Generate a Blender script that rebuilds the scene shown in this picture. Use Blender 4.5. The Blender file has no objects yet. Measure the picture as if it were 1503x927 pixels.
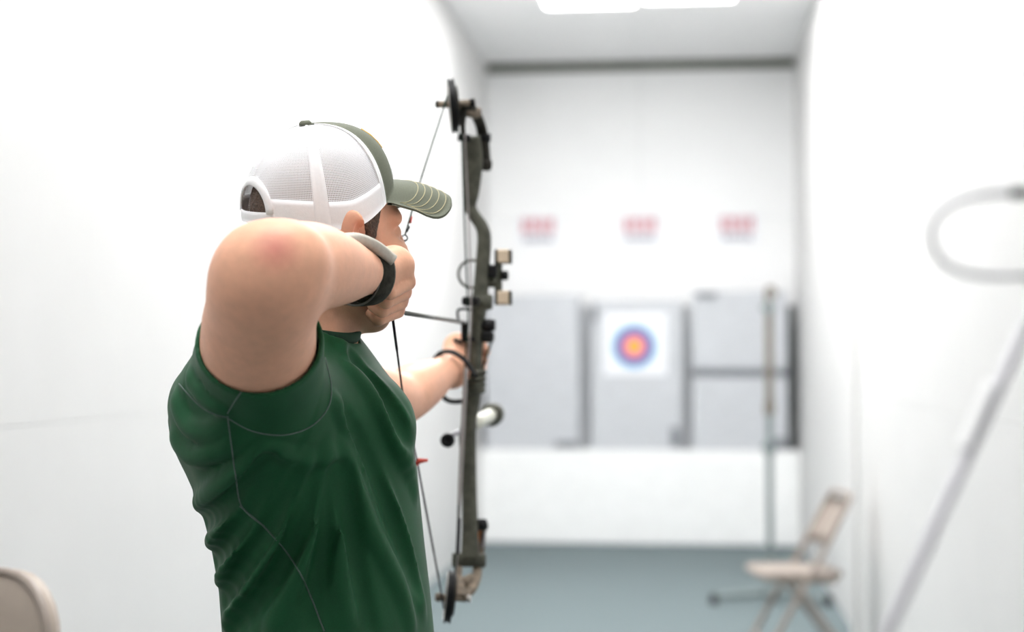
import bpy, math, random
import numpy as np
from mathutils import Vector, Matrix
from mathutils.bvhtree import BVHTree
random.seed(4); np.random.seed(4)
sc = bpy.context.scene
COL = sc.collection
PI = math.pi

# ------------------------------------------------------------------ camera
W, H, FP = 1503.0, 927.0, 2450.0
CAMZ = 1.40
VPX, VPY = 1015.0, 537.0
PITCH = math.atan((VPY - H/2)/FP)
YAW = math.atan((VPX - W/2)/FP*math.cos(PITCH))
cam = bpy.data.objects.new('camera', bpy.data.cameras.new('camera'))
COL.objects.link(cam)
cam.location = (0, 0, CAMZ)
cam.rotation_euler = (PI/2 + PITCH, 0, YAW)
cam.data.sensor_width = 36
cam.data.lens = FP/W*36
cam.data.clip_start = 0.05
cam.data.dof.use_dof = True
cam.data.dof.focus_distance = 2.19
cam.data.dof.aperture_fstop = 2.5
sc.camera = cam
# ------------------------------------------------------------------ world, exposure
wd = bpy.data.worlds.new('world'); sc.world = wd
wd.use_nodes = True
wd.node_tree.nodes['Background'].inputs[0].default_value = (1, 1, 1, 1)
wd.node_tree.nodes['Background'].inputs[1].default_value = 0.3
sc.view_settings.view_transform = 'Standard'
sc.view_settings.look = 'None'
sc.view_settings.gamma = 1
sc.view_settings.use_curve_mapping = False
sc.view_settings.exposure = 0.0
LAMP = 16.0            # emission of the ceiling troffers
sc.cycles.diffuse_bounces = 6
sc.cycles.max_bounces = 12
sc.cycles.transparent_max_bounces = 12

RC = Matrix.Rotation(YAW, 3, 'Z') @ Matrix.Rotation(PI/2 + PITCH, 3, 'X')
CP = Vector((0, 0, CAMZ))
def ray(px, py):
    return RC @ Vector(((px - W/2)/FP, -(py - H/2)/FP, -1.0))
def P(px, py, Y):
    r = ray(px, py)
    return CP + r*(Y/r.y)

# ------------------------------------------------------------------ materials
def mat(name, col, rough=0.6, metal=0.0, noise=0.0, scale=40.0, bump=0.0, bscale=None, emit=0.0, sheen=0.0, sss=0.0,
        attr=None, spec=0.5, stretch=None):
    m = bpy.data.materials.new(name); m.use_nodes = True
    nt = m.node_tree; b = nt.nodes['Principled BSDF']
    b.inputs['Roughness'].default_value = rough
    b.inputs['Metallic'].default_value = metal
    b.inputs['Specular IOR Level'].default_value = spec
    if sheen:
        b.inputs['Sheen Weight'].default_value = sheen
    if sss:
        b.inputs['Subsurface Weight'].default_value = sss
        b.inputs['Subsurface Radius'].default_value = (0.012, 0.005, 0.003)
        b.inputs['Subsurface Scale'].default_value = 1.0
    c4 = (*col, 1)
    b.inputs['Base Color'].default_value = c4
    tc = nt.nodes.new('ShaderNodeTexCoord')
    vec = tc.outputs['Object']
    if stretch:
        mp = nt.nodes.new('ShaderNodeMapping'); mp.inputs['Scale'].default_value = stretch
        nt.links.new(vec, mp.inputs['Vector']); vec = mp.outputs['Vector']
    src = None
    if attr:
        a = nt.nodes.new('ShaderNodeAttribute'); a.attribute_name = attr
        src = a.outputs['Color']
    if noise:
        n = nt.nodes.new('ShaderNodeTexNoise'); n.inputs['Scale'].default_value = scale
        n.inputs['Detail'].default_value = 5
        nt.links.new(vec, n.inputs['Vector'])
        mr = nt.nodes.new('ShaderNodeMapRange')
        mr.inputs['From Min'].default_value = 0.3; mr.inputs['From Max'].default_value = 0.7
        mr.inputs['To Min'].default_value = 1 - noise; mr.inputs['To Max'].default_value = 1 + noise
        nt.links.new(n.outputs['Fac'], mr.inputs['Value'])
        mx = nt.nodes.new('ShaderNodeVectorMath'); mx.operation = 'SCALE'
        if src: nt.links.new(src, mx.inputs[0])
        else: mx.inputs[0].default_value = col
        nt.links.new(mr.outputs['Result'], mx.inputs['Scale'])
        src = mx.outputs['Vector']
    if src: nt.links.new(src, b.inputs['Base Color'])
    if bump:
        n2 = nt.nodes.new('ShaderNodeTexNoise'); n2.inputs['Scale'].default_value = bscale or scale
        n2.inputs['Detail'].default_value = 6
        nt.links.new(vec, n2.inputs['Vector'])
        bp = nt.nodes.new('ShaderNodeBump'); bp.inputs['Strength'].default_value = bump
        bp.inputs['Distance'].default_value = 0.004
        nt.links.new(n2.outputs['Fac'], bp.inputs['Height'])
        nt.links.new(bp.outputs['Normal'], b.inputs['Normal'])
    if emit:
        b.inputs['Emission Color'].default_value = c4
        b.inputs['Emission Strength'].default_value = emit
    return m

M = {}
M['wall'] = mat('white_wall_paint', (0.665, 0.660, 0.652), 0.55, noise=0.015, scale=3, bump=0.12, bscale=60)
M['wall_lightened'] = mat('lightened_wall_paint', (0.90, 0.90, 0.90), 0.55, noise=0.01, scale=3, bump=0.1, bscale=60)  # wall paint lightened in place of stronger light on the back wall
M['joint'] = mat('wall_joint', (0.62, 0.62, 0.62), 0.8)
M['ceil'] = mat('ceiling_board_paint', (0.90, 0.90, 0.90), 0.8, noise=0.02, scale=20)
M['carpet'] = mat('blue_grey_carpet', (0.155, 0.190, 0.198), 0.95, noise=0.18, scale=160, bump=0.6, bscale=350, spec=0.1)
M['plinth'] = mat('white_block_paint', (0.93, 0.935, 0.93), 0.8, noise=0.03, scale=14, bump=0.5, bscale=30)
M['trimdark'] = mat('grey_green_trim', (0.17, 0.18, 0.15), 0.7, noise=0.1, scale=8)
M['post'] = mat('grey_post_paint', (0.46, 0.47, 0.485), 0.6, noise=0.06)
M['postdark'] = mat('dark_post_paint', (0.12, 0.13, 0.13), 0.6, noise=0.06)
M['lamp'] = mat('lamp_diffuser', (1, 1, 1), 0.4, emit=LAMP)
M['lampframe'] = mat('lamp_frame', (0.85, 0.85, 0.85), 0.4)
M['foam'] = mat('grey_layered_foam', (0.565, 0.58, 0.605), 0.9, noise=0.10, scale=6, bump=0.5, bscale=8, stretch=(1, 1, 14))
M['bracket'] = mat('dark_bracket', (0.20, 0.21, 0.23), 0.5, noise=0.1)
M['paper'] = mat('white_paper', (0.86, 0.87, 0.90), 0.8, noise=0.01)
M['ring_lightblue'] = mat('ring_light_blue', (0.10, 0.40, 0.66), 0.7, noise=0.02)
M['ring_violet'] = mat('ring_violet_blue', (0.05, 0.035, 0.27), 0.7, noise=0.02)
M['ring_pink'] = mat('ring_pink', (0.78, 0.26, 0.42), 0.7, noise=0.02)
M['ring_gold'] = mat('ring_gold', (0.95, 0.42, 0.02), 0.7, noise=0.02)
M['ringline'] = mat('ring_line', (0.55, 0.57, 0.62), 0.7)
M['redink'] = mat('red_ink', (0.62, 0.16, 0.20), 0.7, noise=0.05)
M['greyink'] = mat('grey_ink', (0.30, 0.29, 0.33), 0.7, noise=0.05)
M['beige'] = mat('beige_enamel', (0.30, 0.25, 0.215), 0.45, noise=0.04, scale=12)
M['vinyl'] = mat('beige_vinyl', (0.40, 0.335, 0.28), 0.5, noise=0.04, scale=30, bump=0.15, bscale=500)
M['steelgrey'] = mat('grey_steel', (0.40, 0.39, 0.42), 0.4, metal=0.3, noise=0.05)
M['palewire'] = mat('pale_grey_wire', (0.50, 0.49, 0.52), 0.4, metal=0.2, noise=0.05)
M['whiteplastic'] = mat('white_sleeve', (0.95, 0.95, 0.95), 0.4, noise=0.02)
M['standgrey'] = mat('stand_grey_green', (0.19, 0.225, 0.225), 0.5, metal=0.1, noise=0.08)
M['standbrass'] = mat('stand_tan', (0.16, 0.138, 0.108), 0.5, noise=0.15, scale=25)
M['rubber'] = mat('black_rubber', (0.02, 0.02, 0.022), 0.7, noise=0.1)
M['skin'] = mat('skin', (0.6, 0.4, 0.3), 0.48, noise=0.05, scale=70, bump=0.10, bscale=260, sss=0.05, attr='tone', spec=0.22)
M['hair'] = mat('short_brown_hair', (0.085, 0.052, 0.036), 0.7, noise=0.5, scale=300, bump=0.8, bscale=420)
M['shirt'] = mat('green_jersey', (0.0085, 0.074, 0.0270), 0.58, noise=0.08, scale=500, bump=0.05, bscale=900, sheen=0.03, spec=0.22)
M['seam'] = mat('grey_green_stitching', (0.085, 0.125, 0.105), 0.8, noise=0.2, scale=600)
M['collar'] = mat('dark_green_rib', (0.008, 0.045, 0.021), 0.8, noise=0.15, scale=400)
M['capgreen'] = mat('olive_cotton_twill', (0.118, 0.128, 0.090), 0.8, noise=0.10, scale=500, bump=0.1, bscale=900)
M['capwhite'] = mat('white_cap_cloth', (0.90, 0.89, 0.90), 0.8, noise=0.02, scale=300, bump=0.1, bscale=700)
M['stitch'] = mat('tan_thread', (0.52, 0.46, 0.28), 0.7, noise=0.1)
M['yellow'] = mat('yellow_thread', (0.75, 0.42, 0.06), 0.7, noise=0.1)
M['trouser'] = mat('dark_denim', (0.03, 0.04, 0.065), 0.85, noise=0.15, scale=300)
M['shoe'] = mat('brown_shoe_leather', (0.06, 0.04, 0.03), 0.5, noise=0.1)
M['leather'] = mat('dark_camo_strap', (0.034, 0.032, 0.025), 0.85, noise=0.5, scale=70, bump=0.3, bscale=200, spec=0.15)
M['piping'] = mat('grey_piping', (0.13, 0.125, 0.11), 0.6, noise=0.1)
M['velcro'] = mat('pale_grey_flap', (0.52, 0.49, 0.43), 0.8, noise=0.08, scale=200)
M['olive'] = mat('olive_camo_paint', (0.076, 0.076, 0.058), 0.6, noise=0.35, scale=55, bump=0.1, bscale=200, spec=0.25)
M['olivelight'] = mat('tan_camo_paint', (0.20, 0.16, 0.12), 0.6, noise=0.35, scale=60, spec=0.25)
M['darkolive'] = mat('dark_camo_paint', (0.022, 0.020, 0.015), 0.6, noise=0.4, scale=50, spec=0.2)
M['black'] = mat('black_anodised', (0.006, 0.006, 0.007), 0.45, noise=0.1, spec=0.2)
M['metal'] = mat('bare_metal', (0.55, 0.53, 0.50), 0.3, metal=0.9, noise=0.05)
M['tan'] = mat('tan_sight_block', (0.62, 0.50, 0.36), 0.6, noise=0.10, scale=90, stretch=(6, 1, 1))
M['cream'] = mat('cream_tube', (0.66, 0.66, 0.57), 0.4, noise=0.06, scale=30)
M['string'] = mat('dark_green_string', (0.006, 0.020, 0.013), 0.7, noise=0.2, spec=0.15)
M['stringlow'] = mat('dark_purple_string', (0.012, 0.008, 0.013), 0.7, noise=0.2, spec=0.15)
M['cable'] = mat('pale_coated_cable', (0.30, 0.27, 0.26), 0.35, noise=0.1)
M['red'] = mat('red_plastic', (0.62, 0.075, 0.05), 0.4, noise=0.05)
M['orange'] = mat('orange_print', (0.62, 0.20, 0.05), 0.5, noise=0.1)
M['carbon'] = mat('carbon_shaft', (0.085, 0.088, 0.08), 0.35, noise=0.2, scale=200)
M['vane'] = mat('pale_vane', (0.75, 0.74, 0.72), 0.5, noise=0.05)

def mesh_cloth_mat():
    m = bpy.data.materials.new('white_trucker_mesh'); m.use_nodes = True
    nt = m.node_tree; b = nt.nodes['Principled BSDF']
    b.inputs['Base Color'].default_value = (0.90, 0.89, 0.91, 1); b.inputs['Roughness'].default_value = 0.7
    out = nt.nodes['Material Output']
    uv = nt.nodes.new('ShaderNodeUVMap'); uv.uv_map = 'UVMap'
    sp = nt.nodes.new('ShaderNodeSeparateXYZ'); nt.links.new(uv.outputs['UV'], sp.inputs[0])
    def sn(sock, off=None):
        a = nt.nodes.new('ShaderNodeMath'); a.operation = 'MULTIPLY'; a.inputs[1].default_value = 2*PI
        nt.links.new(sock, a.inputs[0])
        s = nt.nodes.new('ShaderNodeMath'); s.operation = 'SINE'; nt.links.new(a.outputs[0], s.inputs[0])
        return s.outputs[0]
    add = nt.nodes.new('ShaderNodeMath'); add.operation = 'ADD'
    nt.links.new(sn(sp.outputs['X']), add.inputs[0]); nt.links.new(sn(sp.outputs['Y']), add.inputs[1])
    gt = nt.nodes.new('ShaderNodeMath'); gt.operation = 'GREATER_THAN'; gt.inputs[1].default_value = 0.50
    nt.links.new(add.outputs[0], gt.inputs[0])
    tr = nt.nodes.new('ShaderNodeBsdfTransparent')
    mx = nt.nodes.new('ShaderNodeMixShader')
    nt.links.new(gt.outputs[0], mx.inputs[0]); nt.links.new(b.outputs[0], mx.inputs[1]); nt.links.new(tr.outputs[0], mx.inputs[2])
    nt.links.new(mx.outputs[0], out.inputs['Surface'])
    return m
M['mesh'] = mesh_cloth_mat()

# ------------------------------------------------------------------ object helpers
def wloc(o):
    v = Vector((0, 0, 0))
    while o is not None:
        v += o.location; o = o.parent
    return v
def obj(name, vf, m, parent=None, smooth=False, label=None):
    v, f = vf
    off = wloc(parent)
    me = bpy.data.meshes.new(name)
    me.from_pydata([tuple(Vector(p) - off) for p in v], [], [tuple(q) for q in f])
    if smooth:
        me.polygons.foreach_set('use_smooth', [len(q) <= 4 for q in f])
    me.materials.append(M[m] if isinstance(m, str) else m)
    me.update()
    o = bpy.data.objects.new(name, me); COL.objects.link(o)
    if parent: o.parent = parent
    if label: o['label'] = label
    return o
def thing(name, label, cat, loc=(0, 0, 0), group=None):
    o = bpy.data.objects.new(name, None); COL.objects.link(o)
    o.location = loc; o['label'] = label; o['category'] = cat
    o.empty_display_size = 0.05
    if group: o['group'] = group
    return o
def tag(o, label, cat, group=None):
    o['label'] = label; o['category'] = cat
    if group: o['group'] = group
    return o
def struct(o, label=None, cat=None):
    o['kind'] = 'structure'
    if label: o['label'] = label
    if cat: o['category'] = cat
    return o
def join(*vfs):
    V, F = [], []
    for v, f in vfs:
        n = len(V); V += list(v); F += [tuple(i + n for i in q) for q in f]
    return V, F
def box(c, s, R=None, bev=0.0):
    """box with chamfered edges"""
    c = Vector(c); hx, hy, hz = [a/2 for a in s]
    if bev <= 0:
        v = [Vector((x, y, z)) for x in (-hx, hx) for y in (-hy, hy) for z in (-hz, hz)]
        f = [(0, 1, 3, 2), (4, 6, 7, 5), (0, 4, 5, 1), (2, 3, 7, 6), (0, 2, 6, 4), (1, 5, 7, 3)]
    else:
        b = min(bev, hx*.9, hy*.9, hz*.9)
        v = []; idx = {}
        for sx in (-1, 1):
            for sy in (-1, 1):
                for sz in (-1, 1):
                    for ax in range(3):
                        p = [sx*(hx - b), sy*(hy - b), sz*(hz - b)]
                        p[ax] = (sx, sy, sz)[ax]*(hx, hy, hz)[ax]
                        idx[(sx, sy, sz, ax)] = len(v); v.append(Vector(p))
        f = []
        for ax in range(3):
            o1, o2 = [a for a in range(3) if a != ax]
            for s_ in (-1, 1):
                q = []
                for a, b2 in ((-1, -1), (1, -1), (1, 1), (-1, 1)):
                    k = [0, 0, 0]; k[ax] = s_; k[o1] = a; k[o2] = b2
                    q.append(idx[(*k, ax)])
                f.append(tuple(q))
            for a in (-1, 1):
                for b2 in (-1, 1):
                    k0 = [0, 0, 0]; k0[ax] = -1; k0[o1] = a; k0[o2] = b2
                    k1 = list(k0); k1[ax] = 1
                    f.append((idx[(*k0, o1)], idx[(*k1, o1)], idx[(*k1, o2)], idx[(*k0, o2)]))
        for sx in (-1, 1):
            for sy in (-1, 1):
                for sz in (-1, 1):
                    f.append(tuple(idx[(sx, sy, sz, a)] for a in range(3)))
    if R is not None: v = [R @ p for p in v]
    return [p + c for p in v], f
def frame(axis, hint=(0, 0, 1)):
    z = Vector(axis).normalized(); h = Vector(hint)
    if abs(z.dot(h)) > .98: h = Vector((1, 0, 0))
    x = h.cross(z).normalized(); y = z.cross(x)
    return Matrix((x, y, z)).transposed()
def smooth_path(pts, n=6):
    """catmull-rom through the points; a point may carry a radius as a 2-tuple (Vector, r)"""
    A = [np.array([*p[0], *np.atleast_1d(p[1])]) for p in pts]
    out = []
    for i in range(len(A) - 1):
        p0 = A[max(i - 1, 0)]; p1 = A[i]; p2 = A[i + 1]; p3 = A[min(i + 2, len(A) - 1)]
        for k in range(n):
            t = k/n
            out.append(.5*((2*p1) + (-p0 + p2)*t + (2*p0 - 5*p1 + 4*p2 - p3)*t*t + (-p0 + 3*p1 - 3*p2 + p3)*t**3))
    out.append(A[-1])
    return [(Vector(a[:3]), a[3:]) for a in out]
def tube(pts, seg=10, closed=False, cap=True, hint=(0, 0, 1), power=2.0):
    """pts: list of (Vector, (rx, ry)) or (Vector, r); section is a superellipse"""
    V, F = [], []
    n = len(pts); prev = None
    for i, (p, r) in enumerate(pts):
        r = np.atleast_1d(r); rx = float(r[0]); ry = float(r[-1])
        a = pts[(i - 1) % n][0] if (i or closed) else p
        b = pts[(i + 1) % n][0] if (i < n - 1 or closed) else p
        t = (Vector(b) - Vector(a)).normalized()
        if prev is None:
            h = Vector(hint)
            if abs(h.dot(t)) > .97: h = Vector((1, 0, 0))
            x = h.cross(t).normalized()
        else:
            x = (prev - t*prev.dot(t)).normalized()
        prev = x; y = t.cross(x)
        for k in range(seg):
            an = 2*PI*k/seg; c, s = math.cos(an), math.sin(an)
            c = math.copysign(abs(c)**(2/power), c); s = math.copysign(abs(s)**(2/power), s)
            V.append(Vector(p) + x*c*rx + y*s*ry)
    for i in range(n if closed else n - 1):
        j = (i + 1) % n
        for k in range(seg):
            k2 = (k + 1) % seg
            F.append((i*seg + k, i*seg + k2, j*seg + k2, j*seg + k))
    if cap and not closed:
        F.append(tuple(range(seg - 1, -1, -1))); F.append(tuple(range((n - 1)*seg, n*seg)))
    return V, F
def rod(a, b, r, seg=10, r2=None):
    return tube([(Vector(a), r), (Vector(b), r if r2 is None else r2)], seg)
def spath(pts, r, seg=10, n=6, closed=False, hint=(0, 0, 1), power=2.0):
    q = smooth_path([(Vector(p), r) for p in pts], n)
    return tube(q, seg, hint=hint, power=power)
def lathe(profile, c, axis, seg=24, hint=(0, 0, 1)):
    R = frame(axis, hint); V, F = [], []; n = len(profile)
    for (r, h) in profile:
        for k in range(seg):
            a = 2*PI*k/seg
            V.append(Vector(c) + R @ Vector((r*math.cos(a), r*math.sin(a), h)))
    for i in range(n - 1):
        for k in range(seg):
            k2 = (k + 1) % seg
            F.append((i*seg + k, i*seg + k2, (i + 1)*seg + k2, (i + 1)*seg + k))
    if profile[0][0] > 1e-5: F.append(tuple(range(seg - 1, -1, -1)))
    if profile[-1][0] > 1e-5: F.append(tuple(range((n - 1)*seg, n*seg)))
    return V, F
def ringtorus(c, axis, R_, r, seg=28, ss=8, a0=0, a1=2*PI, hint=(0, 0, 1)):
    Fm = frame(axis, hint); full = abs(a1 - a0 - 2*PI) < 1e-6
    n = seg if full else seg + 1
    pts = []
    for i in range(n):
        a = a0 + (a1 - a0)*i/seg
        pts.append((Vector(c) + Fm @ Vector((R_*math.cos(a), R_*math.sin(a), 0)), r))
    return tube(pts, ss, closed=full, hint=axis)
def prism(poly, d):
    n = len(poly); d = Vector(d)
    V = [Vector(p) for p in poly] + [Vector(p) + d for p in poly]
    F = [tuple(range(n - 1, -1, -1)), tuple(range(n, 2*n))] + [(i, (i + 1) % n, n + (i + 1) % n, n + i) for i in range(n)]
    return V, F

# ------------------------------------------------------------------ the lane: walls, floor, ceiling
XL, XR = -1.683, 0.845
YB, YF = 13.70, -3.2
ZC = 3.91
struct(obj('floor', box(((XL + XR)/2, (YB + YF)/2, -0.05), (XR - XL + .3, YB - YF + .3, .1)), 'carpet'),
       'blue grey carpet floor of the shooting lane', 'floor')
wl = struct(obj('wall_left', box((XL - .06, (YB + YF)/2, ZC/2), (.1, YB - YF + .3, ZC)), 'joint'), 'white painted board wall left of the archer', 'wall')
wr = struct(obj('wall_right', box((XR + .06, (YB + YF)/2, ZC/2), (.1, YB - YF + .3, ZC)), 'joint'), 'white painted board wall behind the folding chair', 'wall')
wb = struct(obj('wall_back', box(((XL + XR)/2, YB + .06, ZC/2), (XR - XL, .1, ZC)), 'joint'), 'white board wall behind the target bales', 'wall')
wf = struct(obj('wall_front', box(((XL + XR)/2, YF - .06, ZC/2), (XR - XL, .1, ZC)), 'wall_lightened'), 'white wall behind the camera', 'wall')  # lightened paint on this unseen wall adds fill light on the archer
ce = struct(obj('ceiling', box(((XL + XR)/2, (YB + YF)/2, ZC + .07), (XR - XL + .3, YB - YF + .3, .1)), 'joint'), 'white board ceiling of the lane', 'ceiling')
G = 0.0012
def boards_x(parent, x, ys, zs, inward):
    for a, b in zip(ys[:-1], ys[1:]):
        for c, d in zip(zs[:-1], zs[1:]):
            obj('board', box((x - inward*.005, (a + b)/2, (c + d)/2), (.010, b - a - G, d - c - G), bev=.0006), 'wall', parent)
ysb = [YF + .0, YF + 2.2, YF + 4.6, 3.84, 6.28, 8.72, 11.16, YB]
boards_x(wl, XL, ysb, [0, 1.25, 2.58, ZC], 1)
boards_x(wr, XR, [YF, -.9, 1.5, 4.2, 6.5, 8.9, 11.2, YB], [0, 1.25, 2.58, ZC], -1)
XM = (XL + XR)/2
for a, b in ((XL, XM), (XM, XR)):
    for c, d in ((0, 2.61), (2.61, ZC - .085)):
        obj('board', box(((a + b)/2, YB + .005, (c + d)/2), (b - a - .004, .010, d - c - .004), bev=.001), 'wall_lightened', wb)  # lightened boards make the far end look more strongly lit
    ys = [YF, -1.0, 1.4, 3.8, 6.2, 8.6, 11.0, YB]
    for c, d in zip(ys[:-1], ys[1:]):
        obj('board', box(((a + b)/2, (c + d)/2, ZC + .010), (b - a - .004, d - c - .004, .02), bev=.001), 'ceil', ce)
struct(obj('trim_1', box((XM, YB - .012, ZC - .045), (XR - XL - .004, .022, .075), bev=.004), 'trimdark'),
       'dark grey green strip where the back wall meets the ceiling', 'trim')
struct(obj('trim_2', box((XR - .016, 8.75, ZC/2), (.03, .10, ZC - .004), bev=.006), 'wall'),
       'white vertical batten on the right wall', 'trim')
struct(obj('trim_3', box((XM, 13.02 + .41, .737/2), (XR - XL - .012, .47, .737), bev=.012), 'plinth'),
       'low white block wall under the target bales', 'ledge')
PL = bpy.data.objects['trim_3']

# ceiling troffers
def troffer(x, y, label):
    t = thing('ceiling_light', label, 'ceiling light', (x, y, ZC), 'recessed ceiling lights')
    w, l = .66, 1.2
    fr = []
    for sx in (-1, 1): fr.append(box((x + sx*(w/2 - .012), y, ZC - .012), (.024, l, .022), bev=.004))
    for sy in (-1, 1): fr.append(box((x, y + sy*(l/2 - .012), ZC - .012), (w - .048, .024, .022), bev=.004))
    obj('frame', join(*fr), 'lampframe', t)
    obj('diffuser', box((x, y, ZC - .009), (w - .05, l - .05, .008), bev=.003), 'lamp', t)
troffer(-.69, 10.93, 'flat white ceiling light over the lane, left of the two in view')
troffer(-.015, 10.83, 'flat white ceiling light over the lane, right of the two in view')
for i, (y, lb) in enumerate(((0.4, 'above the camera'), (2.4, 'above the archer'), (5.6, 'beyond the archer'), (7.6, 'added above the folding chair'), (9.05, 'added near the tall stand'))):  # unseen rows; those by chair and stand added to brighten the far end
    for x, sd_ in ((-.74, 'left'), (-.06, 'right')):
        if i == 0 and x > -.5: continue
        troffer(x, y, 'flat white ceiling light outside the view, %s, on the %s side' % (lb, sd_))

# ------------------------------------------------------------------ target wall: bales, posts, target, signs
YBF = 13.22
ZP = .738
def X_at(px, Y): return P(px, VPY, Y).x
def Z_at(py, Y): return P(VPX, py, Y).z
def bale(x0, x1, blocks, label):
    t = thing('target_bale', label, 'target bale', ((x0 + x1)/2, YBF + .17, ZP), 'foam target bales on the ledge')
    for z0, z1 in blocks:
        b = obj('foam_block', box(((x0 + x1)/2, YBF + .17, (z0 + z1)/2), (x1 - x0, .34, z1 - z0), bev=.012), 'foam', t)
    return t
zt = Z_at(430, YBF)
b1 = bale(XL + .04, X_at(850, YBF), [(ZP, Z_at(431, YBF))], 'grey layered foam bale left of the coloured target')
b2 = bale(X_at(867, YBF), X_at(1002, YBF), [(ZP, Z_at(440, YBF))], 'grey layered foam bale carrying the coloured target')
b3 = bale(X_at(1015, YBF), X_at(1156, YBF), [(ZP, Z_at(553, YBF)), (Z_at(541, YBF), Z_at(427, YBF))], 'grey foam bale split by a dark bar, behind the tall stand')
obj('bar', box(((X_at(1015, YBF) + X_at(1156, YBF))/2, YBF + .15, Z_at(547, YBF)), (X_at(1156, YBF) - X_at(1015, YBF), .30, .062), bev=.004), 'bracket', b3)
def bracket(t, px0, px1, py0, py1):
    x0, x1 = X_at(px0, YBF), X_at(px1, YBF); z1, z0 = Z_at(py0, YBF), Z_at(py1, YBF)
    obj('bracket', box(((x0 + x1)/2, YBF - .012, (z0 + z1)/2), (x1 - x0, .024, z1 - z0), bev=.003), 'bracket', t)
bracket(b1, 815, 848, 648, 656); bracket(b2, 870, 877, 447, 470); bracket(b2, 984, 997, 627, 655)
bracket(b3, 1023, 1052, 429, 437); bracket(b3, 1138, 1152, 641, 656)
for nm, px, wd_, m, lb in (('rack_post', 858, .068, 'post', 'grey upright post between left bale and target bale'),
                           ('rack_post', 1008, .055, 'post', 'grey upright post between target bale and split bale'),
                           ('rack_post', 1162, .055, 'postdark', 'dark upright post between split bale and right wall')):
    x = X_at(px, YBF + .1)
    t = thing(nm, lb, 'post', (x, YBF + .22, ZP))
    z1 = Z_at(448, YBF + .2)
    obj('upright', box((x, YBF + .22, (ZP + z1)/2), (wd_, .08, z1 - ZP - .002), bev=.006), m, t)
    obj('foot_plate', box((x, YBF + .22, ZP + .008), (wd_, .16, .012), bev=.003), m, t)
# target face
tx, tz = X_at(931, YBF), Z_at(508, YBF)
tf = thing('paper_target', 'square white paper target with gold, pink and blue rings', 'target', (tx, YBF - .004, tz - .25))
pw = .49
obj('paper', box((tx + .01, YBF - .004, tz + .02), (pw, .003, pw), bev=.001), 'paper', tf)
yy = YBF - .0072
for nm, r0, r1, m in (('gold_ring', 0, .058, 'ring_gold'), ('pink_ring', .058, .106, 'ring_pink'), ('violet_ring', .106, .136, 'ring_violet'),
                   ('blue_ring', .136, .172, 'ring_lightblue')):
    obj(nm, lathe([(0, 0), (r1, 0), (r1, .001), (0, .001)], (tx, yy + r1*.004, tz), (0, 1, 0), 48), m, tf)
# signs: red lettering too blurred to read
for px, lb in ((790, 'white sheet with blurred red lettering, leftmost of three above the bales'),
           (940, 'white sheet with blurred red lettering above the coloured target'),
           (1083, 'white sheet with blurred red lettering, nearest the right wall')):
    Y = YB - .004
    x, z = X_at(px, Y), Z_at(337, Y)
    t = thing('wall_sign', lb, 'sign', (x, Y, z - .11), 'lettered sheets on the back wall')
    obj('sheet', box((x, Y, z), (.34, .004, .25), bev=.001), 'paper', t)
    rs = []; gs = []
    for i in range(4):
        cx = x - .108 + i*.072
        rs += [box((cx - .018, Y - .003, z + .045), (.017, .002, .13)), box((cx + .014, Y - .003, z + .045), (.017, .002, .13))]
        rs += [box((cx - .002, Y - .003, z + .045 + (.03 if i % 2 else -.02)), (.034, .002, .022))]
    for i in range(5):
        gs.append(box((x - .10 + i*.05, Y - .003, z - .055), (.038, .002, .024)))
        gs.append(box((x - .10 + i*.05, Y - .003, z - .082), (.036, .002, .016)))
    obj('red_lettering', join(*rs), 'redink', t); obj('grey_lettering', join(*gs), 'greyink', t)

# ------------------------------------------------------------------ tall stand
YS = 10.05
sx = X_at(1129, YS)
st = thing('equipment_stand', 'tall thin metal stand with a low splayed base behind the folding chair', 'stand', (sx, YS, 0))
zb = .052
def leg(dx, dy):
    e = Vector((sx + dx, YS + dy, .045))
    l = obj('leg', tube([(Vector((sx, YS, zb + .012)), (.022, .026)), (e, (.019, .022))], 8), 'standgrey', st)
    obj('foot', lathe([(.0, -.045), (.026, -.045), (.028, -.03), (.022, -.006), (.02, .02), (0, .02)], e, (0, 0, 1), 14), 'rubber', l)
leg(-.335, -.12); leg(.33, -.10); leg(.0, .33)
obj('hub', lathe([(0, -.03), (.035, -.03), (.038, 0), (.03, .05), (.02, .06), (0, .06)], (sx, YS, zb), (0, 0, 1), 16), 'standgrey', st)
zz = lambda py: Z_at(py, YS)
obj('lower_pole', rod((sx, YS, zb), (sx, YS, zz(600)), .021, 12), 'standgrey', st)
obj('upper_pole', rod((sx, YS, zz(603)), (sx, YS, zz(440)), .024, 12), 'standbrass', st)
for py, r, hh in ((655, .034, .04), (598, .032, .04), (452, .034, .03)):
    cl = obj('collar', lathe([(.014, -hh), (r, -hh), (r, hh), (.014, hh)], (sx, YS, zz(py)), (0, 0, 1), 14), 'standgrey' if py != 598 else 'standbrass', st)
    if py != 598:
        obj('clamp_knob', rod((sx, YS, zz(py)), (sx - .05, YS - .01, zz(py)), .012, 8), 'standgrey', cl)
obj('hook', spath([(sx, YS, zz(442)), (sx - .012, YS, zz(432)), (sx, YS - .02, zz(424)), (sx + .03, YS - .03, zz(427)), (sx + .026, YS - .03, zz(436))], .016, 8), 'standbrass', st)

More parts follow.
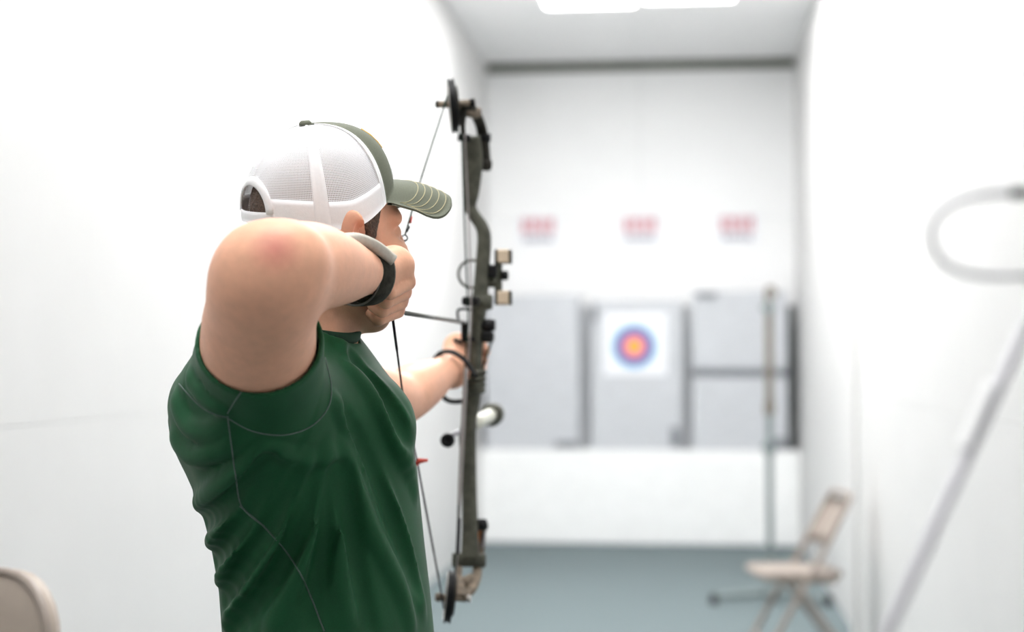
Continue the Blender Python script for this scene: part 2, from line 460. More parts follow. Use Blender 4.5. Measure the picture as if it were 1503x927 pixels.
# ------------------------------------------------------------------ folding chair by the right wall
def folding_chair(name, label, loc, ang, pal='beige'):
    t = thing(name, label, 'chair', loc)
    Rz = Matrix.Rotation(ang, 3, 'Z'); L = Vector(loc)
    T = lambda x, y, z: L + Rz @ Vector((x, y, z))          # +x is the way the chair faces
    w = .215
    # frame of the back running into the front legs (one bent tube)
    top = [T(.235, -w, .012), T(.10, -w, .26), T(-.04, -w*.98, .50), T(-.165, -w*.93, .735), T(-.19, -w*.86, .785), T(-.205, -w*.66, .805),
           T(-.205, w*.66, .805), T(-.19, w*.86, .785), T(-.165, w*.93, .735), T(-.04, w*.98, .50), T(.10, w, .26), T(.235, w, .012)]
    fr = obj('front_frame', spath(top, .0125, 10, 6), pal, t, True)
    # back panel, curved
    V, F = [], []; n = 10; rows = 5
    for th in (0, .006):
        for j in range(rows):
            s = j/(rows - 1); z = .565 + s*.215
            xx = -.075 - (z - .565)*.53
            for i in range(n + 1):
                u = -1 + 2*i/n
                V.append(T(xx - th - .028*(1 - u*u), u*w*.93, z - (.012*u**4 if j == rows - 1 else 0)))
    k = rows*(n + 1)
    for b0 in (0, k):
        for j in range(rows - 1):
            for i in range(n):
                q = (b0 + j*(n + 1) + i, b0 + j*(n + 1) + i + 1, b0 + (j + 1)*(n + 1) + i + 1, b0 + (j + 1)*(n + 1) + i)
                F.append(q if b0 else q[::-1])
    for i in range(n):
        for j in (0, rows - 1):
            a = j*(n + 1) + i; F.append((a, a + 1, k + a + 1, k + a))
    obj('backrest', (V, F), pal, t, True)
    # rear legs: U frame
    rl = [T(.06, -w*.86, .43), T(-.06, -w*.86, .26), T(-.235, -w*.86, .012)]
    for s in (-1, 1):
        l = obj('rear_leg', spath([T(.07, s*w*.86, .425), T(-.07, s*w*.86, .235), T(-.235, s*w*.86, .012)], .0115, 10), pal, t, True)
        obj('foot_cap', rod(T(-.228, s*w*.86, .024), T(-.238, s*w*.86, .0), .015, 10), 'rubber', l)
        obj('foot_cap', rod(T(.229, s*w, .024), T(.239, s*w, .0), .0155, 10), 'rubber', fr)
        obj('side_rail', tube([(T(.20, s*w*.90, .432), (.006, .012)), (T(-.13, s*w*.90, .418), (.006, .012))], 8), pal, t)
    obj('stretcher', rod(T(-.165, -w*.86, .105), T(-.165, w*.86, .105), .008, 8), pal, t)
    obj('stretcher', rod(T(.175, -w, .125), T(.175, w, .125), .008, 8), pal, t)
    # seat pan with rolled rim
    def rr(hx, hy, rad, z, cx):
        out = []
        for q, (a, b) in enumerate(((1, 1), (-1, 1), (-1, -1), (1, -1))):
            for kk in range(6):
                an = PI/2*q + PI/2*kk/5
                out.append(T(cx + a*(hx - rad) + rad*math.cos(an), b*(hy - rad) + rad*math.sin(an), z))
        return out
    rings = [(.185, .185, .05, .428, .03), (.198, .198, .06, .432, .03), (.202, .202, .06, .446, .03), (.196, .196, .06, .458, .03), (.175, .175, .05, .455, .03), (.12, .12, .04, .446, .03)]
    V, F = [], []
    for r_ in rings: V += rr(*r_)
    m_ = 24
    for i in range(len(rings) - 1):
        for kk in range(m_): F.append((i*m_ + kk, i*m_ + (kk + 1) % m_, (i + 1)*m_ + (kk + 1) % m_, (i + 1)*m_ + kk))
    F.append(tuple(range(m_ - 1, -1, -1))); F.append(tuple(range((len(rings) - 1)*m_, len(rings)*m_)))
    obj('seat', (V, F), pal, t, True)
    return t
YC = 7.95
folding_chair('folding_chair', 'beige steel folding chair standing by the right wall', (X_at(1172, YC), YC, 0), PI + math.radians(8))

# ------------------------------------------------------------------ padded chair at bottom left
def padded_chair():
    Y = 2.86
    rx = P(99, 927, Y).x; topz = P(45, 838, Y).z
    cx = rx - .225; L = Vector((cx, Y, 0))
    t = thing('padded_chair', 'beige padded high-back chair against the left wall, only its back in view', 'chair', L)
    ang = math.radians(-14)
    Rz = Matrix.Rotation(ang, 3, 'Z')
    piv = Vector((rx, Y, 0))
    def T(x, y, z): return piv + Rz @ Vector((x - .225, y, z))     # x across, y away from camera
    hw = .225
    zb, zt_ = topz - .40, topz
    def outline(inset):
        a = hw - inset; r = max(.115 - inset, .02); out = []
        for q, (sx_, zc) in enumerate(((1, zt_ - inset - r), (-1, zt_ - inset - r), (-1, zb + inset + r), (1, zb + inset + r))):
            for k in range(7):
                an = PI/2*q + PI/2*k/6
                out.append((sx_*(a - r) + r*math.cos(an), zc + r*math.sin(an)))
        return out
    def ybend(x): return .05*(x/hw)**2
    V, F = [], []; levels = [(.004, .035), (.0, .015), (.010, -.006), (.022, -.012), (.08, -.018), (.16, -.02)]
    for ins, y in levels:
        V += [T(x, y - ybend(x), z) for x, z in outline(ins)]
    m_ = 28
    for i in range(len(levels) - 1):
        for k in range(m_): F.append((i*m_ + k, i*m_ + (k + 1) % m_, (i + 1)*m_ + (k + 1) % m_, (i + 1)*m_ + k))
    F.append(tuple(range(m_ - 1, -1, -1))); F.append(tuple(range((len(levels) - 1)*m_, len(levels)*m_)))
    b = obj('backrest', (V, F), 'vinyl', t, True)
    pth = [(T(x, -.004 - ybend(x), z), .0085) for x, z in outline(.004)]
    obj('rim', tube(pth, 8, closed=True, hint=(0, 1, 0)), 'beige', b, True)
    obj('seat', box(T(0, -.24, .50), (.44, .44, .07), Rz, .03), 'vinyl', t)
    for s in (-1, 1):
        obj('leg', tube([(T(s*.19, .03, zb + .1), .012), (T(s*.195, .03, .5), .012), (T(s*.2, .08, .0), .012)], 10), 'beige', t)
        obj('leg', tube([(T(s*.19, -.40, .5), .012), (T(s*.2, -.43, .0), .012)], 10), 'beige', t)
        obj('side_rail', rod(T(s*.19, .03, .46), T(s*.19, -.40, .46), .010, 8), 'beige', t)
padded_chair()

# ------------------------------------------------------------------ near tripod with wire loop, right edge
def near_stand():
    Y = 1.10
    a = P(1503, 488, Y); b = P(1302, 927, Y)
    d = (b - a)/(b - a).length
    foot = a + d*((a.z - .012)/-d.z)
    apex = a - d*.20
    t = thing('tripod_stand', 'blurred grey metal tripod with a wire loop at the right edge', 'tripod', (apex.x, apex.y, 0))
    l = obj('leg', rod(foot, apex, .0033, 12, .0040), 'steelgrey', t, True)
    s0 = P(1456, 556, Y + .004); s1 = P(1412, 652, Y + .004)
    s0 = P(1455, 558, Y - .004); s1 = P(1413, 654, Y - .004)
    dz = (s1 - s0).normalized(); nn = Vector((-.55, -.35, .75)); nn = (nn - dz*nn.dot(dz)).normalized(); ww = dz.cross(nn)
    Rt = Matrix((ww, nn, dz)).transposed()
    obj('white_tag', box((s0 + s1)/2, (.013, .002, (s1 - s0).length), Rt, .0006), 'whiteplastic', l, False, 'short white tag on the slanting leg')
    obj('foot_cap', rod(foot + Vector((0, 0, .03)) - d*.0, foot - Vector((0, 0, .012)), .012, 10), 'rubber', l)
    for dx, dy in ((.20, .62), (.22, -.62)):
        e = Vector((apex.x + dx, apex.y + dy, .012))
        l2 = obj('leg', rod(e, apex, .0055, 10), 'steelgrey', t, True)
        obj('foot_cap', rod(e + Vector((0, 0, .03)), e - Vector((0, 0, .012)), .012, 10), 'rubber', l2)
    obj('head', lathe([(0, -.03), (.02, -.03), (.024, 0), (.02, .04), (0, .04)], apex, (0, 0, 1), 16), 'steelgrey', t, True)
    Q = lambda x, y: P(x, y, Y)
    pts = [apex + Vector((0, 0, .02)), Q(1560, 300), Q(1530, 284), Q(1485, 283), Q(1440, 286), Q(1398, 299), Q(1372, 325), Q(1368, 352), Q(1380, 380), Q(1408, 398), Q(1450, 405), Q(1503, 404), Q(1560, 400), apex + Vector((0, 0, -.005))]
    lp = obj('wire_loop', spath(pts, .0022, 10, 6), 'palewire', t, True)
    obj('loop_ferrule', rod(Q(1482, 283), Q(1530, 284), .0036, 10), 'rubber', lp, True)
near_stand()
# ------------------------------------------------------------------ distance-field modelling (one continuous surface)
class Field:
    def __init__(self, lo, hi, h):
        self.lo = np.array(lo, float); self.h = h
        self.n = np.ceil((np.array(hi) - self.lo)/h).astype(int) + 1
        self.f = np.full(self.n, 0.25, np.float32)
        self.ax = [self.lo[i] + h*np.arange(self.n[i]) for i in range(3)]
    def _sub(self, bb, pad):
        a = np.clip(np.floor((np.array(bb[0]) - pad - self.lo)/self.h).astype(int), 0, self.n)
        b = np.clip(np.ceil((np.array(bb[1]) + pad - self.lo)/self.h).astype(int) + 1, 0, self.n)
        if np.any(b <= a): return None
        sl = tuple(slice(a[i], b[i]) for i in range(3))
        g = (self.ax[0][sl[0]][:, None, None], self.ax[1][sl[1]][None, :, None], self.ax[2][sl[2]][None, None, :])
        return sl, g
    def add(self, prim, k=0.01):
        fn, bb = prim; s = self._sub(bb, k + 3*self.h)
        if s is None: return
        sl, g = s; d = fn(*g); a = self.f[sl]
        h_ = np.maximum(k - np.abs(a - d), 0)/max(k, 1e-6)
        self.f[sl] = np.minimum(a, d) - h_*h_*k*.25
    def sub(self, prim, k=0.005):
        fn, bb = prim; s = self._sub(bb, k + 3*self.h)
        if s is None: return
        sl, g = s; d = -fn(*g); a = self.f[sl]
        h_ = np.maximum(k - np.abs(a - d), 0)/max(k, 1e-6)
        self.f[sl] = np.maximum(a, d) + h_*h_*k*.25
    def mesh(self):
        f = self.f; s = f < 0
        c = np.zeros(np.array(f.shape) - 1, np.int8)
        for dx in (0, 1):
            for dy in (0, 1):
                for dz in (0, 1):
                    c += s[dx:f.shape[0] - 1 + dx, dy:f.shape[1] - 1 + dy, dz:f.shape[2] - 1 + dz]
        act = (c > 0) & (c < 8)
        ij = np.argwhere(act); idx = np.full(act.shape, -1, np.int64); idx[act] = np.arange(len(ij))
        cor = {}
        for dx in (0, 1):
            for dy in (0, 1):
                for dz in (0, 1):
                    cor[(dx, dy, dz)] = f[ij[:, 0] + dx, ij[:, 1] + dy, ij[:, 2] + dz]
        acc = np.zeros((len(ij), 3)); cnt = np.zeros(len(ij))
        for a in cor:
            for ax in range(3):
                if a[ax] == 0:
                    b = list(a); b[ax] = 1; b = tuple(b)
                    va, vb = cor[a], cor[b]; m = (va < 0) != (vb < 0)
                    t = np.where(m, va/np.where(m, va - vb, 1), 0)
                    p = np.tile(np.array(a, float), (len(ij), 1)); p[:, ax] += t
                    acc[m] += p[m]; cnt[m] += 1
        V = self.lo + self.h*(ij + acc/cnt[:, None])
        Q = []
        for ax in range(3):
            o1, o2 = (ax + 1) % 3, (ax + 2) % 3
            sh = list(f.shape); a_s = [slice(None)]*3; b_s = [slice(None)]*3
            a_s[ax] = slice(0, sh[ax] - 1); b_s[ax] = slice(1, sh[ax])
            for o in (o1, o2):
                a_s[o] = slice(1, sh[o] - 1); b_s[o] = slice(1, sh[o] - 1)
            sa, sb = s[tuple(a_s)], s[tuple(b_s)]
            for flip, m in ((False, sa & ~sb), (True, ~sa & sb)):
                e = np.argwhere(m)
                if not len(e): continue
                e[:, o1] += 1; e[:, o2] += 1
                def ci(d1, d2):
                    q = e.copy(); q[:, o1] -= d1; q[:, o2] -= d2
                    return idx[q[:, 0], q[:, 1], q[:, 2]]
                q = np.stack([ci(1, 1), ci(0, 1), ci(0, 0), ci(1, 0)], 1)
                Q.append(q[:, ::-1] if flip else q)
        return V, np.concatenate(Q)
def smooth_mesh(V, Q, it=2, lam=.5):
    for _ in range(it):
        s = np.zeros_like(V); n = np.zeros(len(V))
        for a, b in ((0, 1), (1, 2), (2, 3), (3, 0)):
            for i, j in ((a, b), (b, a)):
                for c in range(3): s[:, c] += np.bincount(Q[:, i], V[Q[:, j], c], len(V))
                n += np.bincount(Q[:, i], minlength=len(V))
        V = V + lam*(s/np.maximum(n, 1)[:, None] - V)
    return V
def cap_(a, b, ra, rb):
    a = np.array(a, float); b = np.array(b, float); d = b - a; L2 = max(float(d @ d), 1e-12); R_ = max(ra, rb)
    def fn(x, y, z):
        t = np.clip(((x - a[0])*d[0] + (y - a[1])*d[1] + (z - a[2])*d[2])/L2, 0, 1)
        return np.sqrt((x - a[0] - t*d[0])**2 + (y - a[1] - t*d[1])**2 + (z - a[2] - t*d[2])**2) - (ra + (rb - ra)*t)
    return fn, (np.minimum(a, b) - R_, np.maximum(a, b) + R_)
def chain(pts, n=8):
    q = smooth_path([(Vector(p), r) for p, r in pts], n)
    A = [np.array(p) for p, _ in q]; R_ = [float(r[0]) for _, r in q]
    caps = [cap_(A[i], A[i + 1], R_[i], R_[i + 1]) for i in range(len(A) - 1)]
    def fn(x, y, z):
        d = None
        for c, _ in caps:
            e = c(x, y, z); d = e if d is None else np.minimum(d, e)
        return d
    return fn, (np.min([c[1][0] for c in caps], 0), np.max([c[1][1] for c in caps], 0))
def ell(c, axes, r):
    """ellipsoid: axes = three unit vectors, r = three radii"""
    c = np.array(c, float); A = [np.array(a, float) for a in axes]; R_ = max(r)
    def fn(x, y, z):
        q = [((x - c[0])*A[i][0] + (y - c[1])*A[i][1] + (z - c[2])*A[i][2]) for i in range(3)]
        k0 = np.sqrt(sum((q[i]/r[i])**2 for i in range(3))); k1 = np.sqrt(sum((q[i]/r[i]**2)**2 for i in range(3)))
        return k0*(k0 - 1)/np.maximum(k1, 1e-6)
    return fn, (c - R_, c + R_)
def halfspace(p, n, size=.4):
    p = np.array(p, float); n = np.array(n, float)/np.linalg.norm(n)
    return (lambda x, y, z: (x - p[0])*n[0] + (y - p[1])*n[1] + (z - p[2])*n[2]), (p - size, p + size)
def both(p, q):
    return (lambda x, y, z: np.maximum(p[0](x, y, z), q[0](x, y, z))), (np.maximum(p[1][0], q[1][0]), np.minimum(p[1][1], q[1][1]))
def loft(secs, axf, axl, grow=0.0, cap_top=.03):
    """stack of ellipses: secs = [(z, cx, cy, a, b)], a along axf, b along axl"""
    S = np.array(sorted(secs)); zs = S[:, 0]
    fx, fy = axf; lx, ly = axl
    def fn(x, y, z):
        zc = np.clip(z, zs[0], zs[-1])
        cx, cy, a, b = [np.interp(zc, zs, S[:, i]) for i in (1, 2, 3, 4)]
        a = a + grow; b = b + grow
        u = (x - cx)*fx + (y - cy)*fy; v = (x - cx)*lx + (y - cy)*ly
        k0 = np.sqrt((u/a)**2 + (v/b)**2); k1 = np.sqrt((u/a**2)**2 + (v/b**2)**2)
        d = k0*(k0 - 1)/np.maximum(k1, 1e-4)
        return np.maximum(d, np.maximum(zs[0] - z, z - zs[-1]))
    m = max(S[:, 3].max(), S[:, 4].max()) + abs(grow)
    lo = np.array([S[:, 1].min() - m, S[:, 2].min() - m, zs[0]]); hi = np.array([S[:, 1].max() + m, S[:, 2].max() + m, zs[-1]])
    return fn, (lo, hi)
def npobj(name, V, Q, m, parent, label=None):
    off = np.array(wloc(parent)); me = bpy.data.meshes.new(name); V = V - off
    me.vertices.add(len(V)); me.vertices.foreach_set('co', V.astype(np.float32).ravel())
    me.loops.add(Q.size); me.loops.foreach_set('vertex_index', Q.astype(np.int32).ravel())
    me.polygons.add(len(Q)); me.polygons.foreach_set('loop_start', np.arange(0, Q.size, 4, dtype=np.int32))
    me.polygons.foreach_set('loop_total', np.full(len(Q), 4, np.int32))
    me.polygons.foreach_set('use_smooth', np.ones(len(Q), bool))
    me.update(calc_edges=True); me.validate()
    me.materials.append(M[m]); o = bpy.data.objects.new(name, me); COL.objects.link(o); o.parent = parent
    if label: o['label'] = label
    return o
def bvh_of(V, Q): return BVHTree.FromPolygons([tuple(v) for v in V], [tuple(q) for q in Q.tolist()])
def hit(bvh, px, py, lift=0.0):
    d = ray(px, py).normalized(); r = bvh.ray_cast(CP, d)
    if r[0] is None: return None
    return r[0] + r[1]*lift

# ------------------------------------------------------------------ the archer: joints
SR = P(378, 590, 2.07); ER = P(394, 408, 1.83); WR = P(548, 397, 2.10)
SL = P(492, 578, 2.40); EL = P(583, 586, 2.68); WL = P(660, 541, 2.925)
NB = P(452, 490, 2.225)
# head frame: forward (looks away to the right), right (toward the camera), up
PHI = math.radians(29)
vdir = ray(480, 330); vdir.z = 0; vdir.normalize()
rdir = Vector((vdir.y, -vdir.x, 0))
HF = (rdir*math.cos(PHI) + vdir*math.sin(PHI)).normalized()
HR = Vector((HF.y, -HF.x, 0)); HU = Vector((0, 0, 1))
def tilt(F, R, U, pitch, roll):
    F2 = (F*math.cos(pitch) + U*math.sin(pitch)).normalized(); U2 = R.cross(F2).normalized()
    R2 = (R*math.cos(roll) - U2*math.sin(roll)).normalized(); U3 = R2.cross(F2).normalized()
    return F2, R2, U3
hF, hR, hU = tilt(HF, HR, HU, math.radians(4), math.radians(6))
HC = P(484, 346, 2.21)
def hp(f, r, u): return HC + hF*f + hR*r + hU*u
HX = (hF, hR, hU)

base = Vector((-.50, 2.24, 0))
person = thing('person', 'archer in green t-shirt and white-backed cap at full draw', 'person', base)

# torso sections: silhouette pixels -> ellipses at the archer's depth
YT = 2.235
tf_ = Vector((math.cos(math.radians(-6)), math.sin(math.radians(-6)), 0))      # chest direction
tl_ = Vector((-tf_.y, tf_.x, 0))
rows = [(470, 430, 500, .07), (490, 392, 520, .11), (510, 345, 537, .145), (535, 306, 557, .170), (562, 282, 580, .185), (590, 268, 596, .192), (615, 264, 602, .194), (645, 268, 604, .192),
        (690, 288, 612, .188), (740, 303, 617, .180), (800, 318, 623, .172), (860, 328, 630, .168), (927, 333, 637, .170), (1000, 335, 640, .175), (1050, 338, 640, .178)]
secs = []
for py, L_, R_, b in rows:
    l3, r3 = P(L_, py, YT), P(R_, py, YT)
    c = (l3 + r3)/2; half = (r3 - l3).length/2
    beta = math.radians(20)
    a = math.sqrt(max(half**2 - (b*math.sin(beta))**2, .04**2))/math.cos(beta)
    secs.append((c.z, c.x, c.y, a, b))
AF, AL = (tf_.x, tf_.y), (tl_.x, tl_.y)
torso_shirt = loft(secs, AF, AL, 0.0)
torso_body = loft(secs, AF, AL, -.024)

# ---- body (skin): head, neck, trunk, arms and hands in one surface
BH = .0027
B = Field((-.80, 1.72, .98), (-.27, 3.10, 1.72), BH)
B.add(torso_body, .01)
neck0 = hp(-.026, 0, -.075)
B.add(cap_(neck0, NB, .054, .060), .03)
B.add(cap_(NB + Vector((0, 0, -.02)), SR + Vector((.01, .03, .0)), .05, .055), .04)
B.add(cap_(NB + Vector((0, 0, -.02)), SL, .05, .05), .04)
# head
B.add(ell(hp(-.010, 0, .030), HX, (.099, .076, .092)), .02)
B.add(ell(hp(.034, 0, -.050), HX, (.058, .058, .075)), .025)
B.add(cap_(hp(.068, 0, -.114), hp(.060, 0, -.098), .020, .026), .022)            # chin
for s in (-1, 1):
    B.add(cap_(hp(.0, s*.056, -.072), hp(.058, s*.026, -.112), .017, .016), .022)  # jaw line
    B.add(ell(hp(.072, s*.038, -.020), HX, (.024, .026, .018)), .02)             # cheek bones
    B.add(cap_(hp(.088, s*.014, .028), hp(.074, s*.048, .024), .012, .010), .015)  # brow
    B.sub(ell(hp(.098, s*.031, .004), HX, (.014, .016, .011)), .012)             # eye sockets
    B.add(ell(hp(.080, s*.031, .004), HX, (.0125, .0125, .0125)), .003)          # eyeballs under lids
    # ears
    ec = hp(-.008, s*.075, .003); ea = (hF*.9 + hR*s*.43).normalized(); eo = ea.cross(hU).normalized()
    B.add(ell(ec + hR*s*.007 + hU*.004 - hF*.004, (ea, hU, eo), (.0185, .031, .0085)), .007)
    B.add(cap_(ec - hU*.022, ec - hU*.028 + hR*s*.004, .009, .008), .008)
    B.sub(ell(ec + hR*s*.0145 + hU*.002 + hF*.003, (ea, hU, eo), (.0095, .018, .0085)), .005)
    B.add(cap_(ec + hF*.012 + hR*s*.006 - hU*.004, ec + hF*.012 + hR*s*.006 - hU*.010, .005, .005), .004)
B.add(cap_(hp(.094, 0, .014), hp(.114, 0, -.030), .009, .012), .012)              # nose
for s in (-1, 1): B.add(ell(hp(.103, s*.011, -.035), HX, (.010, .008, .008)), .008)
B.add(ell(hp(.090, 0, -.068), HX, (.012, .024, .012)), .01)                        # mouth
B.sub(cap_(hp(.104, -.018, -.066), hp(.104, .018, -.066), .0035, .0035), .004)
# right arm
dU = (ER - SR); dF = (WR - ER)
B.add(chain([(SR, .060), (SR + dU*.3 + Vector((-.003, 0, 0)), .069), (SR + dU*.6 + Vector((-.006, 0, 0)), .0675), (SR + dU*.85 + Vector((-.005, 0, 0)), .0600), (ER, .051)], 7), .02)
B.add(ell(ER + Vector((-.004, .004, .0)), HX, (.048, .048, .049)), .05)
B.add(cap_(ER + Vector((-.008, .0, .014)), ER + Vector((.03, .0, .024)), .030, .030), .04)
B.add(chain([(ER + Vector((.004, .0, .004)), .048), (ER + dF*.20 + Vector((0, 0, .008)), .055), (ER + dF*.40 + Vector((0, 0, .009)), .0525), (ER + dF*.62 + Vector((0, 0, .004)), .0435), (ER + dF*.82, .0325), (WR, .0275)], 7), .020)
# right hand, curled at the jaw
KA, KB = P(592, 390, 2.135), P(587, 434, 2.205)
B.add(cap_(WR, P(578, 390, 2.135), .027, .024), .014)
B.add(cap_(WR + Vector((0, .015, -.01)), P(577, 425, 2.19), .024, .021), .014)
B.add(cap_(P(578, 388, 2.135), P(576, 424, 2.19), .0215, .020), .014)
fing = [(0.0, 1.0), (.34, 1.06), (.68, 1.02), (1.0, .92)]
lerp = lambda a, b, t: a + (b - a)*t
for t, ln in fing:
    k = lerp(KA, KB, t)
    pip = lerp(P(599, 414, 2.145), P(583, 456, 2.215), t)
    mid = lerp(P(572, 430, 2.105), P(556, 468, 2.175), t)
    tip = lerp(P(553, 424, 2.118), P(545, 460, 2.185), t)
    pm = lerp(P(577, 396, 2.135), P(576, 424, 2.19), t)
    B.add(cap_(pm, k, .012, .0115), .010)
    B.add(cap_(k, pip, .0112, .0104), .0030)
    B.add(cap_(pip, mid, .0102, .0092), .0012)
    B.add(cap_(mid, tip, .0092, .0080), .0012)
# thumb lying along the jaw side, tucked to the fingers
B.add(cap_(P(562, 412, 2.20), P(572, 440, 2.235), .013, .0115), .010)
B.add(cap_(P(572, 440, 2.235), P(566, 461, 2.24), .0112, .0095), .004)
B.add(cap_(P(566, 461, 2.24), P(556, 470, 2.225), .0095, .008), .003)
# left arm
dU2 = EL - SL; dF2 = WL - EL
B.add(chain([(SL, .056), (SL + dU2*.35, .054), (SL + dU2*.7, .049), (EL, .044), (EL + dF2*.22, .0445), (EL + dF2*.5, .039), (EL + dF2*.78, .030), (WL, .0265)], 7), .02)
# left hand round the grip (palm beside and behind the riser)
B.add(cap_(WL, P(672, 512, 2.985), .026, .024), .015)
B.add(cap_(WL + Vector((.006, 0, -.010)), P(684, 540, 3.000), .024, .022), .015)
B.add(cap_(P(671, 508, 2.985), P(686, 540, 3.005), .022, .021), .015)
for i in range(4):
    y0 = 510 + i*12
    k = P(674 + i*3, y0 - 3, 3.020); p1 = P(690 + i, y0 + 2, 3.045); p2 = P(711 - i*2, y0 + 4, 3.035); p3 = P(713 - i*3, y0 + 7, 3.000)
    B.add(cap_(P(678 + i*2, y0, 2.995), k, .012, .0115), .008)
    B.add(cap_(k, p1, .0110, .0098), .003); B.add(cap_(p1, p2, .0098, .0088), .003); B.add(cap_(p2, p3, .0088, .0078), .003)
B.add(cap_(P(672, 503, 2.985), P(690, 499, 3.005), .0135, .0115), .010)             # thumb
B.add(cap_(P(690, 499, 3.005), P(707, 506, 3.010), .0112, .0095), .003)
B.add(cap_(P(707, 506, 3.010), P(713, 514, 3.005), .0095, .008), .003)
BV, BQ = B.mesh(); BV = smooth_mesh(BV, BQ, 1, .4)
body = npobj('body', BV, BQ, 'skin', person)
# skin tone per vertex: redder elbow and knuckles, stubble on the jaw
tone = np.tile(np.array([.80, .432, .288]), (len(BV), 1))
def blend(c, r, col, amt, pw=1.0):
    global tone
    w = np.clip(1 - np.linalg.norm(BV - np.array(c), axis=1)/r, 0, 1)**pw*amt
    tone = tone*(1 - w[:, None]) + np.array(col)*w[:, None]
el = hit(bvh_of(BV, BQ), 404, 364)
blend(el, .034, (.62, .20, .17), .8)
for t, _ in fing:
    blend(lerp(KA, KB, t), .022, (.58, .27, .22), .5)
    blend(lerp(P(605, 415, 2.15), P(594, 450, 2.215), t), .02, (.60, .28, .23), .6)
blend(hp(-.008, .085, .010), .034, (.60, .26, .18), .7)
blend(hp(-.008, -.085, .010), .034, (.60, .26, .18), .7)
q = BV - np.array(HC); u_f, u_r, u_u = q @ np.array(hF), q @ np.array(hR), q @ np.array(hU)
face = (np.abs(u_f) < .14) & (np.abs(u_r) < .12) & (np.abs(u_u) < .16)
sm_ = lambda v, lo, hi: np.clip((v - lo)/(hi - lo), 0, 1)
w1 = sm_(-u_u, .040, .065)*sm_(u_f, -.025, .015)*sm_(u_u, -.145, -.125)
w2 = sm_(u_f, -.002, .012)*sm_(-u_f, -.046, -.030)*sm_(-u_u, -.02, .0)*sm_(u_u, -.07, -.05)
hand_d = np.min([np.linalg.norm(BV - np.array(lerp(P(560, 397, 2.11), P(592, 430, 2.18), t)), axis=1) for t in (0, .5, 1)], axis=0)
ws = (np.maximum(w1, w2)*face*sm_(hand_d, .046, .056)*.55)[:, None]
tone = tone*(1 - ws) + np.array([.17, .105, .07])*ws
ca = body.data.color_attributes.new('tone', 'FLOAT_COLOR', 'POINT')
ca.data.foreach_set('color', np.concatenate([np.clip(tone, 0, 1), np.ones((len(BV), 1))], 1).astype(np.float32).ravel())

# ---- hair: short crop below the cap, sideburn
HFd = Field(np.array(HC) - .14, np.array(HC) + .14, .003)
HFd.add(ell(hp(-.012, 0, .028), HX, (.1030, .0785, .0945)), .005)
HFd.add(cap_(hp(.024, .064, .004), hp(.020, .062, -.026), .007, .006), .012)
HFd.add(cap_(hp(.024, -.064, .004), hp(.020, -.062, -.026), .007, .006), .012)
HFd.sub(halfspace(hp(.0, 0, -.022), hU*1 - hF*.0, .3), .004) if False else None
fnc = lambda pt, n: halfspace(pt, n, .3)
HFd.sub(fnc(hp(.034, 0, 0), -(hF*1.0 - hU*.25)), .006)        # nothing in front of the temple
HFd.sub(fnc(hp(-.03, 0, -.032), (hU*.9 + hF*.35)), .006)      # hairline at the nape
for s in (-1, 1): HFd.sub(ell(hp(-.006, s*.078, -.006), HX, (.022, .03, .034)), .004)
hx, hy, hz = np.meshgrid(*HFd.ax, indexing='ij')
HFd.f += (.0012*np.sin(hx*900 + 3*np.sin(hz*400))*np.sin(hz*700 + hy*300)).astype(np.float32)
HV, HQ = HFd.mesh()
npobj('hair', HV, HQ, 'hair', person, 'short cropped brown hair under the cap')

# ---- shirt: trunk and two short sleeves, creased
hem_r = SR + dU*.30
def shirt_field(h, folds=(), grooves=()):
    S = Field((-.80, 1.80, .93), (-.27, 2.72, 1.50), h)
    S.add(torso_shirt, .01)
    S.add(cap_(NB + Vector((.0, 0, -.045)), SR + Vector((.0, .03, .0)), .055, .07), .05)
    S.add(cap_(NB + Vector((.0, 0, -.045)), SL, .055, .06), .05)
    S.add(cap_(SR + Vector((0, .02, -.010)), SR + dU*.65 + Vector((-.006, 0, 0)), .079, .0760), .055)
    S.add(cap_(SL, SL + dU2*.3, .058, .060), .03)
    S.add(cap_(SR + Vector((.0, .015, -.03)), P(405, 790, 2.13), .072, .040), .07)
    S.add(cap_(SR + Vector((-.02, .03, -.03)), P(350, 700, 2.16), .056, .030), .05)
    # shoulder blade and chest
    S.add(ell(P(306, 612, 2.15), HX, (.036, .05, .07)), .04)
    S.add(ell(P(553, 622, 2.22), HX, (.040, .07, .055)), .04)
    S.add(cap_(P(328, 525, 2.00), P(304, 590, 2.10), .024, .040), .04)
    for pts, r, k in folds:
        for a, b in zip(pts[:-1], pts[1:]):
            if a is None or b is None or (a - b).length > .1: continue
            S.add(cap_(a, b, r, r), k)
    for pts, r, k in grooves:
        for a, b in zip(pts[:-1], pts[1:]):
            if a is None or b is None or (a - b).length > .1: continue
            S.sub(cap_(a, b, r, r), k)
    n = dU.normalized()
    # cut the sleeves at their hems and open them round the arm
    cutp = SR + dU*.52
    n = (n + Vector((-.10, .05, .0))).normalized()
    hs = halfspace(cutp, -n, .22)
    S.sub(both(hs, cap_(SR + dU*.3, SR + dU*1.1, .13, .13)), .003)
    S.sub(both(halfspace(SR + dU*.12, -n, .25), cap_(SR + dU*.05 + Vector((-.004, 0, 0)), ER + Vector((-.004, 0, 0)), .0700, .0690)), .004)
    n2 = dU2.normalized(); c2 = SL + dU2*.22
    S.sub(both(halfspace(c2, -n2, .22), cap_(SL + dU2*.2, SL + dU2*1.2, .10, .10)), .003)
    # neck opening
    S.sub(cap_(NB + Vector((.006, 0, -.03)), neck0, .0610, .0610), .004)
    S.sub(halfspace((0, 0, .955), (0, 0, 1), 3.0), .004) if False else None
    return S
V0, Q0 = shirt_field(.007).mesh()
bv0 = bvh_of(V0, Q0)
